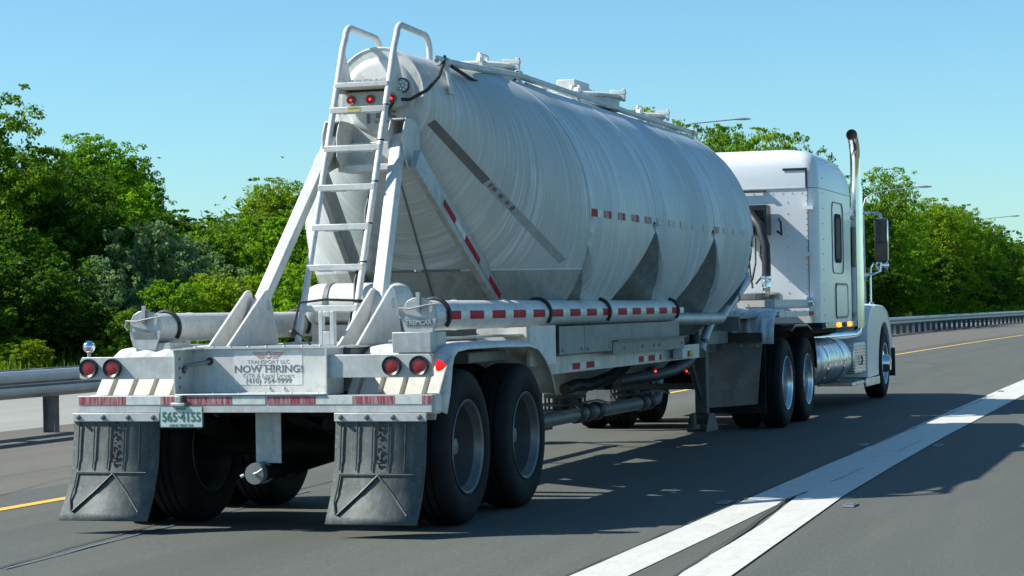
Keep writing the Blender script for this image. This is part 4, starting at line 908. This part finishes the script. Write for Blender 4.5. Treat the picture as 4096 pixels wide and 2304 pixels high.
# front air line: along the tube end, up past the tank nose, and its tail pipe
MB().tube([(7.12, -.9, 1.272), (9.4, -.9, 1.255), (9.64, -.9, 1.26), (9.72, -.9, 1.29), (11.05, -.88, 1.66), (11.18, -.85, 1.71), (11.25, -.78, 1.74), (11.25, -.5, 1.74)], .062, 16).build('air_line', 'alu', TT)
MB().tube([(9.5, -.86, 1.26), (9.15, -.88, 1.15), (8.75, -.9, .98), (8.68, -.9, .92)], .045, 12, rs=[.045, .045, .045, .07]).build('tail_pipe', 'alu', TT)
MB().lathe([(.064, -.03), (.072, -.02), (.072, .02), (.064, .03)], (10.4, -.89, 1.48), 'x', 18).build('pipe_clamp', 'alu_dark', TT)
# ---- landing gear
for s_ in (-1, 1):
    y = s_*.88; lg = MB().box(8.77, 8.89, y-.06, y+.06, .30, 1.06).build('landing_leg', 'shade_steel', TT, 30, .01)
    MB().box(8.775, 8.875, y-.05, y+.05, .20, .299).build('inner_leg', 'steel', lg, 30)
    MB().prism([(8.58, .17), (8.70, .30), (8.76, .31), (8.9, .31), (8.96, .29), (9.1, .155), (9.1, .13), (8.58, .13)], 'xz', y-.10, y-.088).prism([(8.58, .17), (8.70, .30), (8.76, .31), (8.9, .31), (8.96, .29), (9.1, .155), (9.1, .13), (8.58, .13)], 'xz', y+.088, y+.10).box(8.58, 9.1, y-.087, y+.087, .13, .142).build('foot', 'shade_steel', lg, 30)
    MB().tube([(8.2, y, .94), (8.74, y, .46)], .03, 8).build('brace', 'shade_steel', lg)
MB().box(8.79, 8.86, -.8, .8, .55, .61).build('cross_brace', 'shade_steel', TT, 30)
# nose frame above the tractor
MB().box(8.3, 12.9, -.57, -.44, 1.10, 1.24).box(8.3, 12.9, .44, .57, 1.10, 1.24).box(10.15, 12.9, -1.0, 1.0, 1.245, 1.27).box(10.15, 10.17, -1.0, 1.0, 1.12, 1.245).build('nose_frame', 'alu_dark', TT, 30, .004)
MB().box(9.3, 10.7, -.75, -.60, .98, 1.32).build('nose_panel', 'alu_dark', TT, 30, .004)
for s_ in (-1, 1): MB().bar((11.3, s_*.3, 2.6), (12.5, s_*.45, 1.27), .1, .12, (1, 0, 0)).build('nose_leg', 'paint', TT, 30, .006)
# ---- manholes and top rail
def manhole(x, r, h, big):
    zb = 3.285
    mh = MB().lathe([(r, -.04), (r, h), (r+.03, h+.002), (r+.03, h+.028), (r*.9, h+.05), (.001, h+.075)], (x, 0, zb), 'z', 32).build('manhole', 'paint', TT, 40)
    for k in range(6):
        a = 2*PI*(k+.5)/6; c, s_ = math.cos(a), math.sin(a); px, py = x+c*(r+.03), s_*(r+.03)
        MB().bar((px-c*.10, py-s_*.1, zb+h+.065), (px+c*.05, py+s_*.05, zb+h+.05), .035, .035).bar((px+c*.03, py+s_*.03, zb+h-.03), (px+c*.03, py+s_*.03, zb+h+.09), .03, .03, (1, 0, 0)).build('clamp', 'paint', mh, 30, .004)
    MB().tube([(x-.12, -.1, zb+h+.07), (x-.10, -.1, zb+h+.125), (x+.1, -.1, zb+h+.125), (x+.12, -.1, zb+h+.07)], .014, 8).build('lid_handle', 'paint', mh)
    if big:
        MB().box(x-.05, x+.45, -.12, .06, zb+h+.06, zb+h+.20).tube([(x+.45, -.05, zb+h+.10), (x+.8, -.05, zb+h+.115)], .02, 8).tube([(x+.78, -.05, zb+h+.07), (x+.8, -.05, zb+h+.17)], .03, 8).box(x+.46, x+.62, -.1, 0, zb+h+.0, zb+h+.16).build('lock_bar', 'paint', mh, 30, .01)
        MB().tube([(x+.3, -.1, zb+h+.04), (x+.5, -.2, zb+.1), (x+.8, -.22, zb+.06), (x+.75, -.1, zb+.14), (x+.45, -.05, zb+.2)], .011, 6).build('air_tube', 'hose', mh)
        for dx in (-.55, .0): MB().prism([(x+dx, zb+h), (x+dx+.04, zb+h+.15), (x+dx+.14, zb+h+.15), (x+dx+.2, zb+h)], 'xz', .05, .15).build('hinge_horn', 'paint', mh, 30, .01)
    else:
        MB().box(x+r-.02, x+r+.10, -.09, .05, zb+h-.02, zb+h+.10).build('hinge_block', 'paint', mh, 30, .01)
manhole(4.42, .34, .075, False); manhole(7.1, .52, .06, True); manhole(9.55, .34, .08, False)
rr_ = MB().tube([(2.42, -.42, 3.215), (2.7, -.42, 3.225), (4.3, -.45, 3.285), (8.3, -.46, 3.265), (10.6, -.42, 3.285), (10.75, -.42, 3.28)], .028, 14).build('top_air_pipe', 'paint', TT, 60)
MB().lathe([(.018, -.01), (.036, -.01), (.036, .18), (.028, .185)], (2.42, -.42, 3.215), 'x', 16).build('pipe_collar', 'paint', rr_)
for x, zt in ((2.58, 3.20), (4.3, 3.28), (6.0, 3.27), (7.2, 3.26), (8.5, 3.25), (10.5, 3.26)):
    zl = 2.98 if x < 3 else ZC+math.sqrt(RT_**2-.45**2)-.02
    if x > XB1: zl -= .04
    MB().bar((x, -.47, zl), (x, -.43, zt), .015, .07, (1, 0, 0)).build('pipe_post', 'paint', rr_, 30); MB().lathe([(.029, -.03), (.034, -.025), (.034, .025), (.029, .03)], (x, -.43-.01*(x > 4), zt+.02), 'x', 14).build('pipe_saddle', 'paint', rr_)
for P in ([(2.62, -.46, 3.19), (3.0, -.5, 3.12), (3.4, -.52, 3.11), (3.8, -.5, 3.13), (4.15, -.46, 3.24)], [(4.4, -.47, 3.23), (4.9, -.47, 3.22), (5.2, -.5, 3.15), (5.6, -.5, 3.14), (5.95, -.46, 3.2)], [(6.1, -.47, 3.2), (6.6, -.48, 3.14), (7.1, -.47, 3.2)]): MB().tube(P, .014, 8).build('cable', 'hose' if P[0][0] < 4 else 'alu', TT)

# ---- wheels
def wheel_meshes(rimm, R=.504, w=.27, outer=True):
    h = w/2
    ty = MB(); prof = [(.293, -h+.02), (.31, -h+.005), (.36, -h-.008), (.43, -h-.004), (.46, -h+.004), (.487, -h+.02), (.499, -h+.045), (R, -h+.07)]
    for y in (-.05, -.045, 0, .005): prof += []
    tread = []
    for c in (-.055, 0, .055): tread += [(R, c-.008), (R-.014, c-.006), (R-.014, c+.006), (R, c+.008)]
    ty.lathe(prof+tread+[(r_, -t) for r_, t in prof[::-1]], (0, 0, 0), 'y', 56)
    tm = ty.mesh('tyre', M['rubber'], 35)
    rp = [(.302, -h+.012), (.306, -h+.0), (.30, -h-.006), (.286, -h+.004), (.275, -h+.03), (.262, -h+.05), (.257, -h+.15), (.25, -h+.21), (.20, -h+.235), (.13, -h+.24), (.12, -h+.23), (.001, -h+.23)]
    rm = MB().lathe(rp, (0, 0, 0), 'y', 48).mesh('rim', M[rimm], 30)
    hb = MB().lathe([(.001, -h+.08), (.05, -h+.085), (.06, -h+.10), (.075, -h+.14), (.085, -h+.21), (.11, -h+.23)], (0, 0, 0), 'y', 24)
    hm_ = hb.mesh('hub', M['alu_dark' if rimm == 'wheel' else 'chrome'], 40)
    nb = MB()
    for k in range(10):
        a = 2*PI*k/10; nb.tube([(.143*math.cos(a), -h+.20, .143*math.sin(a)), (.143*math.cos(a), -h+.24, .143*math.sin(a))], .014, 6)
    nm = nb.mesh('wheel_nuts', M['alu'], 40)
    return tm, rm, hm_, nm
WT = wheel_meshes('wheel'); WP = wheel_meshes('polish'); WI = wheel_meshes('shade_steel')  # last set, for inner wheels, has their shade put into the rim colour
def wheel(x, yc, parent, W_, outer=True, z=.504):
    s_ = -1 if yc < 0 else 1
    if not outer: s_ = -s_
    w = bpy.data.objects.new('wheel', W_[1]); COL.objects.link(w); w.parent = parent; w.location = Vector((x, yc, z))-parent.location; w.rotation_euler = (0, 0, 0 if s_ < 0 else PI)
    for nm, me in (('tyre', W_[0]), ('hub', W_[2]), ('wheel_nuts', W_[3])):
        o = bpy.data.objects.new(nm, me); COL.objects.link(o); o.parent = w
    return w
def axle(x, parent, W_):
    for s_ in (-1, 1): wheel(x, s_*1.065, parent, W_); wheel(x, s_*.745, parent, WI, False)
    MB().tube([(x, -.8, .504), (x, .8, .504)], .065, 12).build('axle', 'dark', parent)
    for s_ in (-1, 1): MB().sphere((x+.3, s_*.45, .62), .13, 8, (1, 1, 1.1)).build('air_spring', 'dark', parent); MB().bar((x-.5, s_*.45, .68), (x+.35, s_*.45, .45), .1, .08).build('trailing_arm', 'dark', parent)
for x in (.72, 1.96): axle(x, TT, WT)
for x in (.3, 1.3, 2.5): MB().box(x, x+.1, -.5, .5, .72, .9).build('subframe', 'dark', TT, 30)
MB().box(1.35, 2.15, -1.0, -.62, 1.02, 1.10).build('air_box', 'alu_dark', TT, 30, .01)

# ================================================================== TRACTOR
TK = empty('semi_tractor', (0, 0, 0)); tag(TK, 'white sleeper cab tractor with tall chrome exhaust pulling the tank trailer', 'truck')
def rrect(x0, x1, hw, r, z, n=7):
    P = []
    for cx, cy, a0 in ((x1-r, hw-r, 0), (x0+r, hw-r, 90), (x0+r, -hw+r, 180), (x1-r, -hw+r, 270)):
        for k in range(n): a = rad(a0+90*k/(n-1)); P.append((cx+r*math.cos(a), cy+r*math.sin(a), z))
    return P
def loft(rings, cap=True):
    mb = MB(); n = len(rings[0])
    for R in rings: mb.v += R
    for i in range(len(rings)-1):
        for k in range(n): mb.f.append((i*n+k, i*n+(k+1) % n, (i+1)*n+(k+1) % n, (i+1)*n+k))
    if cap: mb.f.append(tuple(range(n))[::-1]); mb.f.append(tuple((len(rings)-1)*n+k for k in range(n)))
    return mb
SX0, SX1, SH = 13.95, 16.55, 1.20
slp = loft([rrect(SX0, SX1, SH, .13, z) for z in (1.16, 1.3, 1.8, 2.3, 2.822)]).build('sleeper', 'cab', TK, 40)
rf = loft([rrect(SX0, SX1, SH, .13, 2.829), rrect(SX0+.002, 16.5, 1.195, .13, 2.97), rrect(SX0+.008, 16.3, 1.18, .15, 3.095), rrect(SX0+.025, 16.05, 1.15, .17, 3.18), rrect(SX0+.06, 15.8, 1.10, .19, 3.245), rrect(SX0+.12, 15.5, 1.02, .2, 3.295), rrect(SX0+.22, 15.2, .88, .22, 3.32), rrect(SX0+.45, 15.0, .5, .2, 3.335)]).build('roof_fairing', 'cab', TK, 60)
MB().box(SX0-.006, SX0-.001, -1.07, -.77, 3.045, 3.075).box(SX0-.012, SX0-.001, -1.075, -1.05, 2.83, 3.075).build('rubber_edge', 'black', rf, 0)
MB().box(SX0-.012, SX0-.001, -1.06, 1.06, 2.818, 2.832).build('roof_joint', 'alu', rf, 0); MB().box(SX0-.05, SX0-.02, -.55, .5, 2.79, 2.81).box(SX0-.06, SX0-.01, -.56, -.5, 2.79, 2.815).build('marker_rail', 'steel', rf, 0)
MB().box(SX0-.003, SX0-.001, -1.082, -1.07, 1.25, 2.82).build('panel_seam', 'alu_dark', slp, 0)
rv = MB()
for z in [1.3+.072*i for i in range(21)]: rv.sphere((SX0-.002, -1.055, z), .008, 3)
for y in [-1.0+.12*i for i in range(16)]: rv.sphere((SX0-.002, y, 2.77), .008, 3); rv.sphere((SX0-.002, y, 1.32), .008, 3)
for y in (-.82, -.55, -.3, .1, .5):
    for z in [1.4+.14*i for i in range(10)]: rv.sphere((SX0-.002, y, z), .008, 3)
for z in [1.25+.19*i for i in range(11)]: rv.sphere((14.28, -SH-.001, z), .009, 3)
rv.build('rivets', 'alu', slp, 60, kind='stuff')
for z in (2.585, 2.015, 1.44): 
    MB().prism([(-1.16, z), (-1.03, z), (-1.03, z+.012), (-1.16, z+.012)], 'yz', SX0-.13, SX0-.001).box(SX0-.13, SX0-.118, -1.16, -1.03, z-.03, z).build('side_extender_bracket', 'cab', slp, 0)
# sleeper side: door with window, lower hatch, trim, lights
def side_frame(x0, x1, z0, z1, r, t, y, nm, m, par, fill=None, fm=None):
    def rr(a0, a1, b0, b1, q):
        P = []
        for cx, cz, s in ((a1-q, b1-q, 0), (a0+q, b1-q, 90), (a0+q, b0+q, 180), (a1-q, b0+q, 270)):
            for k in range(6): a = rad(s+90*k/5); P.append((cx+q*math.cos(a), cz+q*math.sin(a)))
        return P
    A = rr(x0, x1, z0, z1, r); B = rr(x0+t, x1-t, z0+t, z1-t, max(.01, r-t)); n = len(A); mb = MB()
    mb.v = [(a, y, c) for a, c in A]+[(a, y, c) for a, c in B]+[(a, y+.012, c) for a, c in A]+[(a, y+.012, c) for a, c in B]
    for k in range(n):
        j = (k+1) % n; mb.f += [(k, j, n+j, n+k), (k, 2*n+k, 2*n+j, j), (n+k, n+j, 3*n+j, 3*n+k)]
    o = mb.build(nm, m, par, 30)
    if fill: MB().prism(B, 'xz', y+.004, y+.011).build(fill, fm, o, 0)
    return o
side_frame(14.95, 15.80, 1.78, 2.70, .12, .012, -SH-.010, 'door_seal', 'alu_dark', slp)
side_frame(15.15, 15.62, 1.92, 2.55, .10, .05, -SH-.014, 'window_frame', 'dark', slp, 'window_pane', 'tint')
side_frame(15.15, 16.10, 1.20, 1.66, .09, .03, -SH-.012, 'luggage_door', 'black', slp, 'door_panel', 'cab')
MB().box(14.35, 16.5, -SH-.012, -SH+.05, 1.085, 1.158).build('side_skirt', 'chrome', slp, 30, .006)
for x, m in ((15.3, 'amber_lit'), (15.75, 'alu_dark'), (16.15, 'amber_lit')): MB().lathe([(.001, -.035), (.025, -.03), (.035, 0)], (x, -SH-.012, 1.122), 'y', 14).build('side_lamp', m, TK, 50)
MB().box(14.2, 16.4, -1.0, 1.0, 1.02, 1.16).build('sleeper_floor', 'dark', TK, 30)
# air unit, hoses, fittings behind the sleeper
bu = MB().box(13.62, 13.92, -.62, -.22, 2.25, 2.62).build('air_unit', 'black', TK, 30, .015)
for k in range(7): MB().box(13.605, 13.62, -.58, -.26, 2.29+.042*k, 2.305+.042*k).build('grille_slat', 'dark', bu, 0)
MB().tube([(13.6, -.36, 2.5), (13.5, -.45, 2.5), (13.4, -.58, 2.35), (13.35, -.66, 2.1), (13.35, -.665, 1.85), (13.35, -.66, 1.66)], .055, 14).build('air_intake_hose', 'hose', TK)
nk = MB().lathe([(.058, 0), (.062, .02), (.062, .05), (.055, .06), (.06, .09), (.06, .13), (.05, .14), (.048, .20)], (13.35, -.66, 1.74), 'z', 18, -1).build('hose_fitting', 'chrome', TK); MB().box(13.2, 13.5, -.78, -.5, 1.525, 1.54).build('fitting_flange', 'alu', nk, 30)
for i, P in enumerate(([(13.6, -.32, 2.35), (13.45, -.42, 2.1), (13.4, -.45, 1.8), (13.3, -.5, 1.6)], [(13.9, -.5, 2.5), (13.7, -.55, 2.3), (13.6, -.54, 2.0), (13.55, -.62, 1.8), (13.5, -.5, 1.65)], [(13.5, -.5, 2.2), (13.4, -.52, 1.9), (13.2, -.52, 1.7), (12.9, -.4, 1.55)], [(13.9, -.7, 2.3), (13.75, -.78, 2.25), (13.7, -.78, 2.4), (13.9, -.72, 2.45)])):
    MB().tube(P, .014, 8).build('air_line', 'hose', TK)
MB().lathe([(.001, -.10), (.07, -.09), (.075, -.06), (.075, .1)], (13.6, -.72, 1.47), 'x', 16).build('canister', 'alu', TK)
MB().box(12.9, 13.9, -.62, -.1, 1.45, 1.53).build('deck_box', 'alu_dark', TK, 30, .01)
# frame, deck, quarter fenders
MB().box(10.95, 19.9, -.43, -.34, .72, 1.0).box(10.95, 19.9, .34, .43, .72, 1.0).build('chassis_rail', 'dark', TK, 30)
MB().box(11.9, 13.1, -.45, .45, 1.0, 1.18).build('fifth_wheel', 'dark', TK, 30, .03)
MB().box(11.6, 13.85, -1.10, -.98, 1.36, 1.45).box(11.6, 13.85, -1.10, -1.05, 1.345, 1.36).build('deck_rail', 'bar', TK, 30, .006); MB().lathe([(.001, -.03), (.05, -.03), (.06, 0), (.06, .05)], (13.8, -1.12, 1.42), 'y', 16).build('work_lamp', 'chrome', TK)
MB().box(11.4, 13.9, -1.18, -.98, 1.29, 1.31).box(11.4, 13.9, -1.185, -1.178, 1.25, 1.31).build('catwalk', 'quarter', TK, 30); MB().box(13.3, 13.6, -1.189, -1.185, 1.255, 1.305).build('reflective_tape', 'tape_red', TK, 0)
for s_ in (-1, 1):
    Q = [(11.02, .96), (11.03, 1.10), (11.08, 1.22), (11.17, 1.30), (11.3, 1.335), (11.5, 1.34), (11.8, 1.34)]; ys = [s_*(1.19-.57*k/30) for k in range(31)]; mb = MB(); n = len(ys)
    for i, (x, z) in enumerate(Q):
        p = Vector(Q[max(0, i-1)]); q = Vector(Q[min(len(Q)-1, i+1)]); t = (q-p).normalized(); nn = Vector((-t.y, t.x))
        for j, y in enumerate(ys): h = -.02 if j == 0 else .018*max(0, math.sin(abs(y)*2*PI/.17)); mb.v.append((x+nn.x*h, y, z+nn.y*h))
    for i in range(len(Q)-1):
        for j in range(n-1): mb.f.append((i*n+j, i*n+j+1, (i+1)*n+j+1, (i+1)*n+j))
    o = mb.build('quarter_fender', 'quarter', TK, 50); m_ = o.modifiers.new('thick', 'SOLIDIFY'); m_.thickness = .006
    Q = [(x, z) for x, z in [(12.05, 1.10), (12.35, 1.16), (13.1, 1.16), (13.4, 1.10), (13.58, .98), (13.68, .8), (13.72, .62)]]; mb = MB()
    for x, z in Q: mb.v += [(x, s_*1.2, z-.03), (x, s_*1.19, z), (x, s_*.62, z)]
    for i in range(len(Q)-1):
        for j in range(2): mb.f.append((i*3+j, i*3+j+1, (i+1)*3+j+1, (i+1)*3+j))
    o = mb.build('wheel_arch', 'black', TK, 50); m_ = o.modifiers.new('thick', 'SOLIDIFY'); m_.thickness = .01
# tractor rear mud flap with top plate
for s_ in (-1, 1):
    ya, yb = sorted((s_*.43, s_*1.07)); o = MB()
    o.prism([(s_*.46, .26), (s_*1.01, .30), (s_*1.075, .97), (s_*.44, .97)], 'yz', 10.96, 10.972); fo = o.build('mud_flap', 'alu_dark', TK, 0)
    MB().box(10.93, 10.958, ya-.01, yb+.0, .985, 1.085).box(10.90, 10.93, ya-.01, yb, 1.078, 1.086).build('flap_hanger', 'steel', fo, 30, .006); MB().box(10.945, 10.958, ya, yb, .915, .965).build('clamp_bar', 'alu_dark', fo, 30)
    for k in range(4): MB().sphere((10.942, ya+.04+(yb-ya-.08)*k/3, .94), .012, 4).build('bolt', 'alu', fo)
    if s_ < 0:
        for (cy, cz, r_, rot) in ((-.66, .475, .06, 1.2), (-.86, .545, .075, .3)):
            lf = [(math.cos(a+rot)*r_*q+cy, math.sin(a+rot)*r_*q*(.55 if cy > -.7 else 1)+cz) for a, q in [(0, 1), (.35, .45), (.8, .85), (1.2, .4), (1.6, .7), (2.2, .3), (PI, .75), (4.1, .3), (4.7, .7), (5.1, .4), (5.5, .85), (5.95, .45)]]
            n = len(lf); inn = [((a-cy)*.78+cy, (c-cz)*.78+cz) for a, c in lf]; mb = MB(); mb.v = [(10.957, a, c) for a, c in lf]+[(10.957, a, c) for a, c in inn]
            for k in range(n): mb.f.append((k, (k+1) % n, n+(k+1) % n, n+k))
            mb.build('painted_leaf', 'ink_red', fo, 0)
MB().box(11.0, 11.02, -1.1, -.45, .2, .95).build('flap_backing', 'dark', TK, 0)
# fuel tank, battery box, steps
ft = MB().lathe([(.001, 14.02), (.2, 14.03), (.27, 14.06), (.30, 14.13), (.305, 14.2), (.305, 16.25), (.30, 16.32), (.26, 16.38), (.001, 16.42)], (0, -.90, .655), 'x', 40).build('fuel_tank', 'polish', TK, 50)
for x in (14.55, 15.75): MB().lathe([(.307, -.03), (.316, -.025), (.316, .025), (.307, .03)], (x, -.90, .655), 'x', 40).build('tank_strap', 'chrome', ft)
MB().lathe([(.001, .06), (.045, .06), (.05, .04), (.05, 0)], (14.12, -1.0, .91), 'z', 16).build('fuel_cap', 'chrome', ft)
MB().lathe([(.001, 14.02), (.2, 14.03), (.27, 14.06), (.30, 14.13), (.305, 14.2), (.305, 16.25), (.26, 16.38), (.001, 16.42)], (0, .90, .655), 'x', 24).build('fuel_tank', 'polish', TK, 50)
bb = MB().box(16.58, 17.55, -1.2, -.7, .44, .86).build('battery_box', 'polish', TK, 30, .015)
for k in range(9): MB().box(16.6, 17.53, -1.212, -1.2005, .47+.042*k, .488+.042*k).box(16.566, 16.579, -1.19, -.72, .47+.042*k, .488+.042*k).build('corrugation', 'chrome', bb, 0)
MB().tube([(17.05, -1.225, .55), (17.05, -1.235, .62), (17.05, -1.225, .68)], .012, 6).build('latch', 'black', bb)
MB().box(16.5, 18.75, -1.18, -.7, .28, .33).box(17.6, 18.9, -1.2, -1.18, .23, .345).build('step', 'polish', TK, 30, .006)
MB().box(16.62, 18.2, -.68, .68, .5, 1.0).build('under_cab', 'dark', TK, 30)
# exhaust
sh = MB().tube([(17.30, -1.15, 1.06), (17.30, -1.15, 3.0)], .088, 28).build('exhaust_stack', 'chrome', TK, 40)
MB().tube([(17.30, -1.15, 2.99), (17.30, -1.15, 3.38), (17.28, -1.15, 3.49), (17.22, -1.15, 3.59), (17.12, -1.15, 3.67), (17.02, -1.15, 3.70)], .074, 20, cap=False).build('stack_pipe', 'chrome', sh, 50)
MB().lathe([(.001, .0), (.070, 0), (.077, -.004)], (17.022, -1.15, 3.698), 'x', 20).build('stack_mouth', 'dark', sh)
hs = MB()
for k in range(60): hs.sphere((17.385, -1.165, 1.1+.031*k), .008, 3)
hs.build('shield_holes', 'dark', sh, 0, kind='stuff')
for z in (2.55, 1.22): MB().box(16.9, 17.28, -1.08, -1.03, z, z+.05).build('stack_bracket', 'alu', sh, 30)
MB().tube([(17.30, -1.15, 1.07), (17.28, -1.14, 1.0), (17.15, -1.1, .965), (16.9, -1.05, .96), (16.2, -.98, .955), (14.6, -.8, .95)], .06, 14).build('exhaust_elbow', 'chrome', TK, 50)
# day cab (darker gap between)
cabm = loft([rrect(16.68, 18.0, 1.03, .12, 1.08), rrect(16.68, 18.05, 1.03, .12, 1.85), rrect(16.68, 17.7, .97, .14, 2.55), rrect(16.72, 17.55, .9, .16, 2.72)]).build('cab', 'cab', TK, 40)
for s_ in (-1, 1): MB().prism([(16.95, 1.9), (17.9, 1.9), (17.68, 2.42), (16.95, 2.46)], 'xz', s_*1.045-.008, s_*1.045+.008).build('side_window', 'glass', cabm, 0)
MB().add([(18.065, -.85, 1.9), (18.065, .85, 1.9), (17.74, .8, 2.5), (17.74, -.8, 2.5)], [(0, 1, 2, 3)]).build('windscreen', 'glass', cabm, 0)
MB().box(16.56, 16.68, -.98, .98, 1.2, 2.7).build('cab_bellows', 'black', TK, 30)
hd = loft([rrect(18.0, 20.35, .62, .2, .75), rrect(18.0, 20.35, .66, .22, 1.2), rrect(18.0, 20.28, .64, .25, 1.55), rrect(18.0, 20.1, .55, .3, 1.72)]).build('hood', 'cab', TK, 50)
MB().box(20.36, 20.42, -.5, .5, .75, 1.5).build('grille', 'chrome', TK, 30, .02); MB().box(20.4, 20.7, -1.18, 1.18, .35, .68).build('front_bumper', 'chrome', TK, 30, .05)
# steer fenders
def steer_fender(s_):
    P = [(17.72, .36), (17.74, .8), (17.80, 1.08), (17.98, 1.27), (18.25, 1.355), (18.7, 1.38), (19.3, 1.365), (19.75, 1.28), (20.05, 1.12), (20.2, .9), (20.25, .72)]
    prof = [(s_*1.17, -.06), (s_*1.205, -.03), (s_*1.20, .0-.012), (s_*1.15, .0), (s_*.95, .01), (s_*.55, -.0)]; mb = MB(); n = len(prof)
    for i, (x, z) in enumerate(P):
        p = Vector(P[max(0, i-1)]); q = Vector(P[min(len(P)-1, i+1)]); t = (q-p).normalized(); nn = Vector((-t.y, t.x))
        for y, h in prof: mb.v.append((x+nn.x*h, y, z+nn.y*h))
    for i in range(len(P)-1):
        for j in range(n-1): mb.f.append((i*n+j, i*n+j+1, (i+1)*n+j+1, (i+1)*n+j))
    # side web from the top edge down to the wheel arch
    o = mb.build('steer_fender', 'cab', TK, 60)
    ar = [(17.76, .40)]+[(19.49+.60*math.cos(rad(a)), .52+.60*math.sin(rad(a))) for a in range(180, -6, -10)]
    top = [(x, z-.01) for x, z in P]
    mb = MB(); A = []
    N_ = 24
    import bisect
    def samp(L, t):
        d = [0]
        for a, b_ in zip(L, L[1:]): d.append(d[-1]+math.dist(a, b_))
        u = t*d[-1]; i = max(1, min(len(L)-1, bisect.bisect_left(d, u))); k = (u-d[i-1])/(d[i]-d[i-1]); return (L[i-1][0]*(1-k)+L[i][0]*k, L[i-1][1]*(1-k)+L[i][1]*k)
    inner = [(18.86, .36)]+[(19.49-.62*math.cos(rad(a)), .50+.62*math.sin(rad(a))) for a in range(0, 181, 12)]
    for k in range(N_+1):
        a = samp(top, k/N_); c = samp(inner, k/N_); mb.v += [(a[0], s_*1.195, a[1]), (c[0], s_*1.19, c[1]), (c[0]+.0, s_*1.13, c[1]+.0)]
    for k in range(N_):
        mb.f += [(k*3, k*3+1, k*3+4, k*3+3), (k*3+1, k*3+2, k*3+5, k*3+4)]
    mb.build('fender_side', 'cab', o, 40)
    return o
steer_fender(-1); steer_fender(1)
for s_ in (-1, 1):
    MB().box(20.14, 20.18, s_*1.05-.2, s_*1.05+.2, .30, .72).build('front_flap', 'black', TK, 30, .01)
    wheel(19.49, s_*1.06, TK, WP); 
# steer wheel convex hub cover on the near side
MB().lathe([(.24, -.06), (.22, -.10), (.14, -.12), (.12, -.19), (.10, -.215), (.001, -.22)], (19.49, -1.06, .504), 'y', 32).build('hub_cover', 'chrome', TK, 40)
axle(11.75, TK, WP); axle(13.07, TK, WP)
MB().tube([(19.49, -1.0, .5), (19.49, 1.0, .5)], .06, 10).build('steer_axle', 'dark', TK)
MB().box(18.6, 18.9, -.66, -.60, 1.35, 1.72).build('intake_scoop', 'chrome', TK, 30, .02)
hl = MB().box(18.05, 18.35, -1.06, -.98, 1.42, 1.70).build('side_air_cleaner', 'chrome', TK, 30, .03); MB().box(18.03, 18.046, -1.065, -1.03, 1.47, 1.62).build('indicator', 'amber', hl, 30)
# mirrors
for s_ in (-1, 1):
    y = s_*1.39
    mr = MB().box(17.92, 18.02, y-.098, y+.098, 1.96, 2.585).build('mirror_housing', 'chrome', TK, 30, .04)
    gf = MB().box(17.904, 17.919, y-.09, y+.09, 1.97, 2.575).build('mirror_frame', 'black', mr, 30, .006)
    MB().box(17.900, 17.9035, y-.075, y+.075, 2.25, 2.56).build('flat_glass', 'glass', gf, 0); MB().sphere((17.915, y, 2.1), .02, 8, (.5, 3.4, 4.6)).build('convex_glass', 'mirror', gf, 60)
    MB().tube([(17.2, s_*1.0, 2.64), (17.95, s_*1.25, 2.66), (17.97, s_*1.37, 2.65), (17.97, s_*1.40, 2.58)], .018, 8).tube([(17.2, s_*1.0, 1.80), (17.95, s_*1.28, 1.80), (17.97, s_*1.37, 1.84), (17.97, s_*1.385, 1.97)], .016, 8).tube([(17.97, s_*1.2, 1.79), (17.5, s_*1.05, 1.55)], .013, 6).build('mirror_arm', 'chrome', mr)
    MB().sphere((18.02, s_*1.39, 1.92), .10, 12, (.4, .95, .8)).build('round_mirror', 'silver', mr)
    MB().tube([(18.7, s_*1.12, 1.36), (18.7, s_*1.12, 1.75), (18.72, s_*1.12, 1.9), (18.6, s_*1.18, 1.97)], .014, 8).lathe([(.001, .0), (.05, .0), (.03, .05)], (18.7, s_*1.12, 1.36), 'z', 12).build('fender_mirror_stem', 'chrome', TK)
